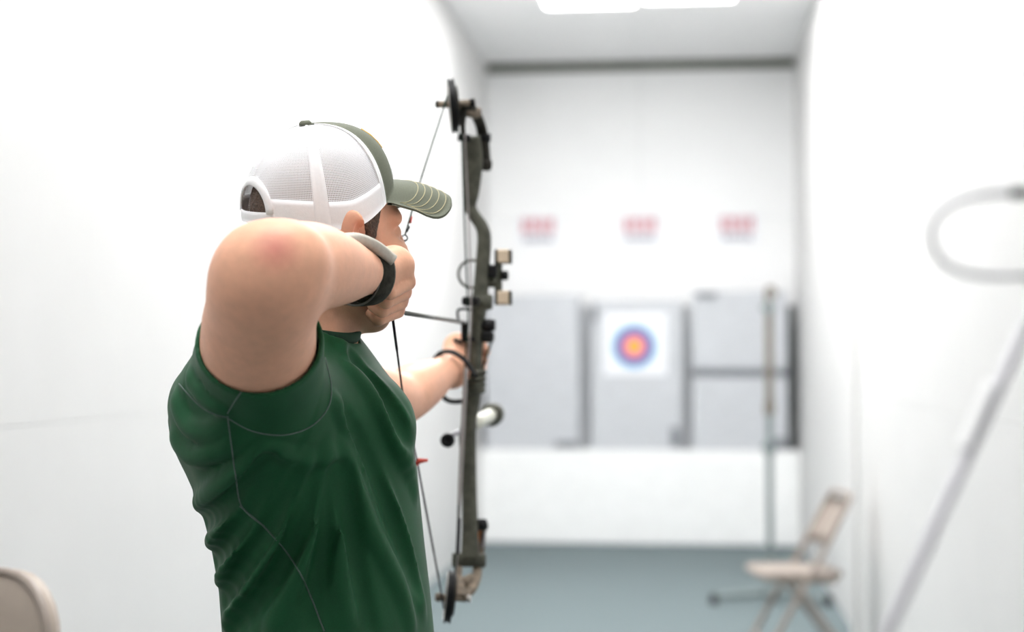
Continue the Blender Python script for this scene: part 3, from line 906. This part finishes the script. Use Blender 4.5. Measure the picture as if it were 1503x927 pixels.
def fold(pts, sink=.004, r=.01):
    out = []
    for i, (x, y) in enumerate(pts):
        sk = sink
        if sink == 'groove':
            u = i/(len(pts) - 1); sk = -r*(.42 + .75*max(0, 2*u - 1)**1.3 + .25*max(0, 1 - 3*u))
        elif sink is None:
            u = i/(len(pts) - 1); sk = .0012 + r*.95*abs(2*u - 1)**2.5 if u > .5 else .0012 + r*.35*abs(2*u - 1)**2.5
        out.append(hit(bv0, x, y, -sk))
    return out
def dense(pts, n=5):
    A = [(Vector((x, y, 0)), 0.0) for x, y in pts]
    return [(p.x, p.y) for p, _ in smooth_path(A, n)]
F_ = []; G_ = []
for pts, r in (
    ([(258, 640), (285, 668), (330, 655), (352, 640)], .012),
    ([(292, 742), (325, 715), (367, 680), (390, 655)], .015),
    ([(305, 800), (340, 765), (385, 700), (412, 660)], .014),
    ([(324, 852), (362, 785), (400, 725), (428, 670)], .016),
    ([(334, 912), (393, 820), (430, 740), (452, 670)], .016),
    ([(400, 926), (440, 830), (470, 735), (482, 650)], .015),
    ([(500, 650), (520, 715), (545, 780), (585, 860), (605, 926)], .011),
    ([(492, 590), (530, 660), (566, 730), (596, 810), (622, 900)], .012),
    ([(512, 540), (560, 600), (590, 660), (610, 730)], .011),
    ([(500, 505), (550, 560), (596, 625)], .010),
    ([(480, 670), (492, 760), (500, 840), (512, 926)], .012),
    ([(258, 585), (278, 625), (310, 632), (335, 615)], .010),
    ([(280, 550), (300, 580), (332, 604)], .009),
): F_.append((fold(dense(pts), None, r), r*.92, .012))
for pts, r in (
    ([(300, 765), (340, 735), (380, 690), (395, 672)], .012),
    ([(315, 825), (355, 770), (392, 712), (412, 685)], .012),
    ([(330, 880), (378, 800), (415, 730), (434, 690)], .013),
    ([(345, 926), (410, 835), (448, 745), (462, 695)], .013),
    ([(455, 926), (470, 830), (484, 740), (487, 690)], .012),
    ([(545, 926), (525, 830), (510, 750), (501, 690)], .012),
    ([(505, 600), (548, 690), (580, 780), (612, 870)], .011),
    ([(515, 520), (565, 585), (600, 650)], .010),
): G_.append((fold(dense(pts), 'groove', r), r, .010))
SV, SQ = shirt_field(.0034, F_, G_).mesh(); SV = smooth_mesh(SV, SQ, 2, .5)
shirt = npobj('t_shirt', SV, SQ, 'shirt', person, 'green short-sleeved t-shirt with grey stitching')
bvs = bvh_of(SV, SQ)
def surf_tube(name, pts, r, m, parent, bvh, n=8, lift=.0004):
    q = [hit(bvh, x, y, lift) for x, y in dense(pts, n)]
    q = [a for a in q if a is not None]
    out = [q[0]]
    for a in q[1:]:
        if (a - out[-1]).length < .08: out.append(a)
    if len(out) > 2: return obj(name, tube([(p, r) for p in out], 6), m, parent, True)
for pts in ([(263, 563), (290, 592), (312, 606), (334, 612)],
            [(334, 610), (338, 640), (345, 690), (355, 742), (388, 772)],
            [(352, 742), (390, 775), (432, 826), (458, 880), (476, 926)],
            [(334, 606), (352, 578), (372, 556)],
            [(336, 614), (370, 632), (415, 638), (455, 626), (480, 600), (486, 570), (478, 530), (470, 495)]):
    surf_tube('seam', pts, .0011, 'seam', shirt, bvs)
# collar band round the neck
cpts = []
na = (neck0 - NB).normalized(); Rn = frame(na, HF)
for i in range(32):
    a = 2*PI*i/32
    dd = Rn @ Vector((math.cos(a), math.sin(a), 0))
    cpts.append((NB + na*(.017 - .015*dd.dot(HF) + .006*dd.dot(HR)) + dd*.0665, (.0050, .010)))
obj('collar', tube(cpts, 10, closed=True, hint=na), 'collar', shirt, True)

# ---- trousers and shoes (below the frame)
T_ = Field((-.78, 1.85, .03), (-.22, 2.68, 1.02), .009)
low = [s for s in secs if s[0] < 1.02]
zl = min(s[0] for s in secs)
cxh, cyh = [(s[1], s[2]) for s in secs if s[0] == zl][0]
T_.add(ell((cxh, cyh, .93), ((1, 0, 0), (0, 1, 0), (0, 0, 1)), (.135, .172, .11)), .02)
feet = []
for s in (-1, 1):
    hipj = Vector((cxh, cyh + s*.085, .86)); knee = Vector((cxh + .03, cyh + s*.15, .47)); ank = Vector((cxh - .02, cyh + s*.20, .085))
    T_.add(cap_(hipj, knee, .092, .068), .04); T_.add(cap_(knee, ank, .068, .056), .03); feet.append(ank)
TV, TQ = T_.mesh(); npobj('trousers', TV, TQ, 'trouser', person)
for a in feet:
    S2 = Field(np.array(a) + (-.10, -.07, -.10), np.array(a) + (.24, .07, .08), .006)
    S2.add(cap_((a.x - .035, a.y, .045), (a.x + .15, a.y, .036), .042, .034), .02)
    S2.add(cap_((a.x, a.y, .09), (a.x + .03, a.y, .06), .042, .045), .03)
    S2.sub(halfspace((a.x, a.y, .002), (0, 0, 1), .4), .002)
    v, f = S2.mesh(); npobj('shoe', v, f, 'shoe', person)

# ---- cap
cF, cR, cU = tilt(HF, HR, HU, math.radians(12), math.radians(9))
CO = P(471, 308, 2.205)
def rimz(a):
    c, s = math.cos(a), math.sin(a)
    return .026*max(0, c) - .017*s**4
def capp(a, t, g=0.0):
    """a: azimuth from the front toward his right; t: 0 rim .. 1 apex"""
    th = t*PI/2
    c, s = math.cos(a), math.sin(a)
    ee = .80 - .10*max(c, 0) + .42*max(-c, 0)
    rho = max(math.cos(th), 0)**ee; hh = math.sin(th)**.92
    L_ = (.104 if c > 0 else .108) + g; Wd = .088 + g
    apex = -.010
    top = .116 + g
    z = rimz(a)*(1 - t) + top*hh - 0*t
    z = rimz(a) + (top - rimz(a))*hh
    f = apex + (L_*c - apex)*rho; r = Wd*s*rho
    return CO + cF*f + cR*r + cU*z
def cap_patch(a0, a1, t0, t1, na_, nt, g=0.0, thick=.0016, skip=None):
    V, F, UV = [], [], []
    for gg in (g, g - thick):
        for i in range(na_ + 1):
            for j in range(nt + 1):
                a = a0 + (a1 - a0)*i/na_; t = t0 + (t1 - t0)*j/nt
                V.append(capp(a, t, gg)); UV.append((a, t))
    k = (na_ + 1)*(nt + 1)
    for b0 in (0, k):
        for i in range(na_):
            for j in range(nt):
                am = a0 + (a1 - a0)*(i + .5)/na_; tm = t0 + (t1 - t0)*(j + .5)/nt
                if skip and skip(am, tm): continue
                q = (b0 + i*(nt + 1) + j, b0 + (i + 1)*(nt + 1) + j, b0 + (i + 1)*(nt + 1) + j + 1, b0 + i*(nt + 1) + j + 1)
                F.append(q if b0 == 0 else q[::-1])
    def wallq(i0, j0, i1, j1):
        a, b = i0*(nt + 1) + j0, i1*(nt + 1) + j1
        F.append((a, b, k + b, k + a))
    for i in range(na_): wallq(i, 0, i + 1, 0); wallq(i, nt, i + 1, nt)
    for j in range(nt): wallq(0, j, 0, j + 1); wallq(na_, j, na_, j + 1)
    return (V, F), UV
D = math.radians
capo = obj('cap', cap_patch(D(-58), D(58), 0, .995, 30, 22, .0012, .0025)[0], 'capgreen', person, True, 'olive and white mesh-backed baseball cap')
notch = lambda a, t: ((a - PI)/D(25))**2 + (t/.27)**2 < 1 and t > .07
# white mesh panels, two each side
def meshpanel(a0, a1, sk=None):
    vf, UV = cap_patch(a0, a1, .0, .985, 26, 30, 0, .0008, sk)
    o = obj('mesh_panel', vf, 'mesh', capo, True)
    uvl = o.data.uv_layers.new(name='UVMap')
    for lp in o.data.loops:
        a, t = UV[lp.vertex_index]
        uvl.data[lp.index].uv = (a*.095/.0021, t*.17/.0021)
meshpanel(D(58), D(114)); meshpanel(D(114), D(180), notch); meshpanel(D(180), D(246), notch); meshpanel(D(246), D(302))
def capstrip(nm, a, w, t0, t1, m='capwhite', g=.0016):
    V = [(capp(a, t0 + (t1 - t0)*i/24, g), 0) for i in range(25)]
    pts = []
    vf, _ = cap_patch(a - w, a + w, t0, t1, 3, 24, g, .0014)
    return obj(nm, vf, m, capo, True)
for a in (114, 246): capstrip('seam_band', D(a), D(5.5), .0, .93)
for a in (59, 301): capstrip('seam_band', D(a), D(2.2), .0, .96)
# sweatband area: solid white lower edge
for a0, a1 in ((58, 153), (207, 302)):
    obj('edge_band', cap_patch(D(a0), D(a1), -.0, .16, 26, 4, .0014, .0014)[0], 'capwhite', capo, True)
obj('edge_strap', cap_patch(D(150), D(210), -.0, .07, 16, 3, .0024, .0014)[0], 'capwhite', capo, True)
# border of the back opening
ob = []
for i in range(19):
    u = PI*i/18
    a = PI + D(26)*math.cos(u); t = .06 + .22*math.sin(u)
    ob.append((capp(a, t, .0018), (.0022, .0062)))
obj('opening_border', tube(ob, 8), 'capwhite', capo, True)
obj('button', lathe([(0, .004), (.006, .0038), (.0085, .001), (.0085, -.002), (0, -.003)], capp(0, 1.0, .002), cU, 16), 'capgreen', capo, True)
# brim
def brimp(a, s, g=0.0):
    base_ = capp(a, 0, .0012)
    x = a/D(56)
    ln = .090*max(1 - abs(x)**3.2, 0)**.5 + .003
    p = base_ + cF*ln*s + cR*(math.sin(a)*.010*s)
    drop = (.006*s + .030*s*x*x + .026*s*s)*max(0, 1 - abs(x)**7)
    return p - cU*(drop + g)
V, F = [], []; na_, ns = 40, 12
for g in (0, .003):
    for i in range(na_ + 1):
        for j in range(ns + 1): V.append(brimp(D(-56) + D(112)*i/na_, j/ns, g))
k = (na_ + 1)*(ns + 1)
for b0 in (0, k):
    for i in range(na_):
        for j in range(ns):
            q = (b0 + i*(ns + 1) + j, b0 + i*(ns + 1) + j + 1, b0 + (i + 1)*(ns + 1) + j + 1, b0 + (i + 1)*(ns + 1) + j)
            F.append(q if b0 == 0 else q[::-1])
for i in range(na_):
    a = i*(ns + 1) + ns; F.append((a, a + ns + 1, k + a + ns + 1, k + a))
brim = obj('brim', (V, F), 'capgreen', capo, True)
for s in (.42, .54, .66, .78, .90):
    obj('stitch_line', tube([(brimp(D(-53) + D(106)*i/40, s, -.0004), .0005) for i in range(41)], 5), 'stitch', brim, True)
# embroidery on the front
obj('embroidery', tube([(capp(D(a), t, .0014), .0013) for a, t in ((20, .62), (22, .52), (23, .42), (22, .34))], 6), 'yellow', capo, True)
obj('embroidery', tube([(capp(D(a), t, .0014), .0013) for a, t in ((27, .22), (30, .14), (32, .07))], 6), 'capwhite', capo, True)

# ------------------------------------------------------------------ wrist release strap
rel = thing('release_aid', 'dark camouflage wrist strap with pale flap on the drawing hand', 'wrist strap', WR)
fa = dF.normalized()
def cuff(c, ax, rx, ry, wdt, th, a0, a1, n=40, roll=0.0, tilt_=0.0):
    R_ = frame(ax, (0, 0, 1)); V, F = [], []
    for i in range(n + 1):
        a = a0 + (a1 - a0)*i/n
        d = R_ @ Vector((math.cos(a), math.sin(a), 0))
        p = Vector(c) + R_ @ Vector((rx*math.cos(a), ry*math.sin(a), tilt_*math.sin(a)))
        for (o, hgt) in ((0, -wdt), (th, -wdt*.92), (th*1.1, 0), (th, wdt*.92), (0, wdt)):
            V.append(p + d*o + Vector(ax)*hgt)
    for i in range(n):
        for k in range(5):
            F.append((i*5 + k, i*5 + (k + 1) % 5, (i + 1)*5 + (k + 1) % 5, (i + 1)*5 + k))
    return V, F, R_
wc = P(531, 400, 2.085)
fa = (fa + rdir*.28).normalized()
v, f, Rw = cuff(wc, fa, .0385, .0390, .0150, .0035, 0, 2*PI, 40, tilt_=.0)
cb = obj('strap', (v, f), 'leather', rel, True)
for sgn in (-1, 1):
    obj('piping', ringtorus(wc + fa*.0150*sgn, fa, .0412, .0013, 40, 6), 'piping', cb, True)
# pale hook-and-loop flap over the top of the wrist
fl = []
for (px, py, Y) in ((503, 352, 2.01), (518, 349, 2.025), (536, 353, 2.04), (554, 363, 2.055), (568, 375, 2.07), (576, 381, 2.075)):
    fl.append((P(px, py + 1, Y), (.0078, .0105)))
obj('flap', tube(smooth_path(fl, 4), 10, hint=(1, 0, 0), power=3), 'velcro', rel, True)
# tail of the strap running back under the forearm
obj('strap_tail', spath([P(556, 428, 2.09), P(543, 437, 2.085), P(525, 441, 2.10), P(502, 442, 2.13)], (.0035, .006), 8), 'leather', rel, True)
obj('buckle', box(P(567, 424, 2.085), (.008, .006, .006), bev=.001), 'metal', rel)
NOCK = P(575, 456, 2.235)
obj('release_head', spath([P(560, 448, 2.20), P(568, 452, 2.215), NOCK + Vector((0, -.012, 0))], .0045, 8), 'metal', rel, True)

# ------------------------------------------------------------------ arrow
RESTP = P(682, 473, 2.965)
ad = (RESTP - NOCK).normalized()
arrow = thing('arrow', 'dark carbon arrow drawn back on the bow', 'arrow', NOCK)
obj('shaft', rod(NOCK + ad*.012, RESTP + ad*.03, .0034, 12), 'carbon', arrow, True)
obj('nock', lathe([(0, 0), (.0036, .001), (.0040, .010), (.0034, .016), (0, .016)], NOCK, ad, 12), 'red', arrow, True)
obj('point', lathe([(.0036, 0), (.0036, .012), (.0, .03)], RESTP + ad*.03, ad, 12), 'metal', arrow, True)
Ra = frame(ad)
for i, m in ((0, 'red'), (1, 'vane'), (2, 'vane')):
    an = PI/2 + i*2*PI/3
    n_ = Ra @ Vector((math.cos(an), math.sin(an), 0)); tt = ad.cross(n_)*.0004
    s0 = NOCK + ad*.022
    poly = [s0 + n_*.003, s0 + ad*.06 + n_*.003, s0 + ad*.012 + n_*.014, s0 + ad*.001 + n_*.013]
    obj('vane', prism([p - tt for p in poly], tt*2), m, arrow)

# ------------------------------------------------------------------ compound bow
YBW = 2.97
bow = thing('compound_bow', 'olive camouflage compound bow held at arm\'s length', 'bow', P(660, 915, 2.86))
BP = lambda x, y, Y=YBW: P(x, y, Y)
def pxr(p, Y=YBW): return p*Y/FP
def strip(pts, m, name, parent, seg=12, power=3.5, n=6):
    q = smooth_path([(P(x, y, Y), (pxr(w, Y), dep)) for x, y, Y, w, dep in pts], n)
    return obj(name, tube(q, seg, hint=(0, 1, 0), power=power), m, parent, True)
# tube(): first radius runs across x (hint Y cross tangent -> X), second along Y
riser = strip([(692, 200, 2.95, 13, .010), (694, 235, 2.96, 15, .012), (692, 280, 2.965, 12, .014), (690, 302, 2.97, 9, .015), (696, 316, 2.97, 9, .016),
               (707, 332, 2.97, 9.5, .017), (711, 350, 2.97, 10, .017), (709, 385, 2.97, 10.5, .016), (706, 425, 2.97, 11, .018),
               (704, 445, 2.97, 12, .020), (701, 480, 2.97, 9, .018), (699, 515, 2.97, 9, .018), (697, 545, 2.97, 10, .018), (695, 580, 2.97, 10.5, .017),
               (690, 612, 2.97, 10, .016), (686, 640, 2.97, 12.5, .016), (688, 680, 2.97, 11, .015), (689, 730, 2.965, 11, .014), (690, 775, 2.96, 12, .013), (690, 822, 2.95, 14, .012)], 'olive', 'riser', bow)
# fluting line down the riser's face
# upper limb: two prongs curving over the top toward the archer
up = strip([(712, 246, 2.985, 8, .006), (710, 212, 2.985, 8.5, .006), (706, 186, 2.97, 8, .006), (697, 166, 2.93, 8, .006), (686, 154, 2.88, 9, .007)], 'darkolive', 'upper_limb', bow)
obj('limb_prong', tube(smooth_path([(P(681, 206, 2.95), (pxr(4), .006)), (P(679, 186, 2.93), (pxr(4), .006)), (P(680, 165, 2.89), (pxr(5), .006)), (P(683, 153, 2.87), (pxr(5), .006))], 5), 10, hint=(0, 1, 0), power=3), 'darkolive', up, True)
obj('limb_bridge', tube([(P(676, 160, 2.89), (.012, .010)), (P(700, 166, 2.92), (.012, .010))], 10, power=3), 'olivelight', up, True)
obj('limb_pocket', box(BP(712, 226, 2.99), (.017, .03, .060), Matrix.Rotation(math.radians(-5), 3, 'Y'), .004), 'darkolive', bow)
obj('limb_bolt', rod(BP(705, 202, 2.98), BP(720, 202, 2.98), .008, 12), 'black', bow, True)
obj('limb_cap', lathe([(0, -.010), (.011, -.010), (.012, 0), (.009, .008), (0, .009)], BP(713, 243, 2.975), (0, 0, -1), 16), 'darkolive', bow, True)
obj('pocket_pin', rod(BP(672, 201, 2.94), BP(690, 203, 2.945), .007, 10), 'black', bow, True)
# lower limb
lo_ = strip([(705, 772, 2.985, 8, .006), (704, 800, 2.985, 8, .006), (701, 825, 2.97, 7, .006), (700, 845, 2.94, 7, .006), (692, 864, 2.90, 7, .006), (676, 876, 2.87, 8, .007)], 'olivelight', 'lower_limb', bow)
obj('limb_prong', tube(smooth_path([(P(675, 826, 2.95), (pxr(4), .006)), (P(674, 845, 2.93), (pxr(4.5), .006)), (P(676, 862, 2.89), (pxr(7), .007)), (P(674, 877, 2.87), (pxr(7), .007))], 5), 10, hint=(0, 1, 0), power=3), 'olivelight', lo_, True)
obj('limb_bridge', tube([(P(676, 858, 2.905), (.013, .009)), (P(694, 848, 2.93), (.010, .009))], 10, power=3), 'olivelight', lo_, True)
obj('limb_pocket', tube([(BP(664, 821, 2.945), (.0105, .012)), (BP(712, 822, 2.96), (.0105, .012))], 14, power=3), 'olive', bow, True)
obj('limb_label', box(BP(706, 793, 2.982), (.013, .004, .046), Matrix.Rotation(math.radians(8), 3, 'Y'), .001), 'olivelight', bow)
obj('label_print', box(BP(702, 795, 2.979), (.0035, .002, .040), Matrix.Rotation(math.radians(8), 3, 'Y')), 'orange', bow)
obj('label_print', box(BP(709, 795, 2.979), (.0025, .002, .036), Matrix.Rotation(math.radians(8), 3, 'Y')), 'greyink', bow)
obj('limb_cap', lathe([(0, -.008), (.011, -.008), (.012, 0), (.009, .010), (0, .011)], BP(707, 770, 2.975), (0, 0, 1), 16), 'black', bow, True)
# cams
def bcam(nm, cx, cy, Y, ryp, tiltx, offs):
    c = P(cx, cy, Y); r = pxr(ryp, Y)
    ax = Vector((1, tiltx, offs))
    o = obj(nm, lathe([(r*.55, -.0055), (r*.93, -.006), (r, -.005), (r*.93, -.0015), (r*.93, .0015), (r, .005), (r*.93, .006), (r*.55, .0055)], c, ax, 40), 'black', bow, True)
    m = lathe([(r*.30, .0015), (r*.66, .002), (r*.72, .0055), (r*.72, .0090), (r*.66, .0095), (r*.3, .009)], c + Vector((0, .006, 0)), ax, 30)
    obj('cable_track', m, 'darkolive', o, True)
    obj('rim_line', ringtorus(c + ax.normalized()*-.0062, ax, r*.86, .0011, 36, 6), 'metal', o, True)
    return o
bcam('upper_cam', 664.5, 155, 2.86, 42, .17, .10)
bcam('lower_cam', 659.5, 875, 2.86, 40, .17, -.10)
ax1 = obj('axle', join(rod(P(643, 153, 2.865), P(656, 153, 2.86), .0062, 12), rod(P(656, 153, 2.86), P(697, 150, 2.87), .0058, 12)), 'olivelight', bow, True)
obj('axle_end', rod(P(640, 153, 2.866), P(645, 153, 2.865), .0068, 12), 'black', ax1, True)
obj('axle_end', rod(P(690, 151, 2.87), P(697, 150, 2.87), .0075, 12), 'black', ax1, True)
ax2 = obj('axle', rod(P(641, 876, 2.865), P(688, 878, 2.875), .0060, 12), 'olivelight', bow, True)
obj('axle_end', rod(P(684, 878, 2.875), P(691, 878, 2.875), .0065, 12), 'metal', ax2, True)
obj('axle_end', rod(P(640, 876, 2.866), P(648, 876, 2.865), .0075, 8), 'olivelight', ax2, True)
# string
peep = P(594, 349, 2.49)
s_top = P(657, 140, 2.83); s_bot = P(652, 893, 2.83)
strg = obj('string', join(rod(s_top, P(618, 262, 2.62), .0018, 6), rod(P(618, 262, 2.62), peep + Vector((.001, 0, .006)), .0016, 6),
                          rod(peep - Vector((.001, 0, .006)), NOCK, .0015, 6)), 'string', bow, True)
obj('string_lower', join(rod(NOCK, P(592, 585, 2.455), .0015, 6), rod(P(592, 585, 2.455), P(612, 676, 2.58), .0015, 6), rod(P(612, 676, 2.58), s_bot, .0016, 6)), 'stringlow', bow, True)
obj('serving', rod(NOCK, lerp(NOCK, P(592, 585, 2.455), .42), .0020, 8), 'stringlow', strg, True)
obj('serving', rod(lerp(P(612, 676, 2.58), s_bot, .25), lerp(P(612, 676, 2.58), s_bot, .6), .0018, 8), 'stringlow', strg, True)
pe = obj('peep_sight', ringtorus(peep, ray(594, 349), .0042, .0014, 20, 8), 'black', strg, True)
obj('peep_wrap', rod(peep + Vector((.002, .004, .010)), peep + Vector((.005, .010, .018)), .0022, 8), 'black', strg, True)
obj('peep_wrap', rod(peep - Vector((.002, .003, .007)), peep - Vector((.0035, .006, .012)), .0022, 8), 'black', strg, True)
obj('string_bead', rod(P(603.5, 318, 2.54), P(601.5, 326, 2.53), .0030, 8), 'red', strg, True)
ss_ = P(613, 676, 2.58)
obj('string_silencer', join(tube([(ss_ + Vector((-.003, 0, -.006)), .004), (ss_ + Vector((.002, 0, 0)), .0045), (P(628, 675, 2.58), .0022)], 8)), 'red', strg, True)
# cables
c1 = [P(678, 196, 2.90), P(682, 330, 2.90), P(686, 430, 2.90), P(687, 475, 2.90), P(681, 560, 2.90), P(675, 680, 2.90), P(671, 790, 2.89), P(667, 850, 2.88)]
obj('cable', spath(c1, .0016, 6), 'string', bow, True)
c2 = [P(682, 196, 2.91), P(688, 330, 2.91), P(691, 430, 2.91), P(691, 475, 2.91), P(685, 560, 2.91), P(679, 680, 2.91), P(672, 790, 2.90), P(669, 850, 2.89)]
obj('cable', spath(c2, .0016, 6), 'cable', bow, True)
obj('cable_sleeve', spath([P(684, 540, 2.895), P(678, 640, 2.895), P(674, 740, 2.89)], .0034, 8), 'cable', bow, True)
obj('cable_sleeve', spath([P(674, 760, 2.885), P(672, 812, 2.885)], .0030, 8), 'stringlow', bow, True)
# cable guard ring, slide, rest
obj('guard_ring', ringtorus(BP(693, 402, 2.995), ray(693, 402), pxr(20.5), .0026, 32, 8), 'olive', bow, True)
obj('cable_slide', box(BP(691, 442, 2.93), (.029, .03, .016), bev=.003), 'black', bow)
obj('riser_knuckle', lathe([(0, -.016), (.013, -.016), (.017, 0), (.013, .016), (0, .016)], BP(709, 443, 2.965), (1, 0, 0), 16), 'olive', bow, True)
rest = obj('arrow_rest', join(box(BP(682, 486, 2.955), (.011, .02, .030), bev=.002), box(BP(688, 498, 2.958), (.024, .022, .008), bev=.002), box(BP(672, 500, 2.95), (.016, .01, .006), Matrix.Rotation(.35, 3, 'Y'), .001)), 'black', bow)
obj('rest_arm', spath([BP(696, 456, 2.95), BP(682, 453, 2.945), BP(672, 456, 2.94), BP(673, 470, 2.94)], .0024, 8), 'black', rest, True)
obj('rest_pin', rod(BP(689, 494, 2.94), BP(689, 488, 2.94), .003, 8), 'metal', rest, True)
# knobs on the far side
obj('knob', lathe([(0, -.012), (.010, -.012), (.012, 0), (.010, .012), (0, .012)], BP(717, 477, 2.965), (1, 0, 0), 16), 'black', bow, True)
obj('clamp_block', box(BP(716, 494, 2.965), (.022, .024, .020), bev=.004), 'black', bow)
# sight / quiver mount with two tan blocks
sm = obj('sight_mount', join(box(BP(722, 405, 2.98), (.022, .026, .040), bev=.006), box(BP(732, 405, 2.985), (.012, .02, .060), bev=.004)), 'olive', bow)
obj('mount_core', box(BP(722, 398, 2.962), (.018, .010, .024), bev=.003), 'black', sm)
obj('mount_bracket', box(BP(729, 407, 2.99), (.007, .012, .098), bev=.002), 'darkolive', sm)
obj('mount_knob', lathe([(0, -.006), (.008, -.006), (.009, 0), (.008, .006), (0, .006)], BP(741, 404, 2.98), (1, 0, 0), 12), 'black', sm, True)
for py in (376.5, 437):
    tb = obj('tan_block', box(BP(739, py, 2.985), (.0255, .03, .0250), bev=.003), 'tan', bow)
    obj('block_edge', box(BP(729.5, py, 2.984), (.0045, .031, .026), bev=.001), 'darkolive', tb)
    obj('block_edge', box(BP(749.5, py, 2.984), (.0025, .031, .0255), bev=.001), 'darkolive', tb)
# rubber coils under the grip
for i, py in enumerate((548, 557, 566, 574)):
    obj('grip_coil', ringtorus(BP(697 - i*.4, py, 2.968), Vector((-.15, .0, 1)), .0155, .0062, 22, 8), 'olive', bow, True)
# wrist sling
sl = [BP(698, 552, 2.955), BP(691, 540, 2.915), BP(680, 526, 2.888), BP(662, 516, 2.885), BP(645, 519, 2.90), BP(636, 535, 2.93), BP(640, 560, 2.96), BP(652, 583, 2.97), BP(664, 589, 2.97), BP(680, 588, 2.97), BP(690, 585, 2.965)]
obj('wrist_sling', spath(sl, .0044, 8), 'rubber', bow, True)
obj('sling_cord', rod(BP(722, 500, 2.975), BP(706, 548, 2.98), .0018, 6), 'string', bow, True)
# stabiliser pointing down the lane
s0 = BP(688, 625, 2.985)
sd = (P(722, 608, 3.30) - s0)
stb = obj('stabiliser', rod(s0, s0 + sd*.93, .0120, 18, .0140), 'cream', bow, True)
obj('stabiliser_weight', lathe([(.012, -.03), (.022, -.03), (.0235, -.01), (.0225, .02), (.012, .03), (0, .03)], s0 + sd*1.0, sd, 24), 'olive', stb, True)
obj('stabiliser_base', lathe([(0, -.008), (.012, -.008), (.0145, .006), (.013, .016), (0, .016)], s0, sd, 16), 'olive', bow, True)
# small damper on a stub, toward the archer
d0 = BP(676, 634, 2.955); d1 = BP(657, 646, 2.90)
obj('damper_stub', spath([d0, lerp(d0, d1, .5) + Vector((0, 0, .004)), d1], .0045, 8), 'steelgrey', bow, True)
dm = obj('damper', lathe([(0, .014), (.010, .014), (.0128, .010), (.0128, -.008), (.011, -.012), (.004, -.0125), (.0035, -.006), (0, -.006)], d1, -ray(657, 646).normalized()*-1, 24), 'black', bow, True)
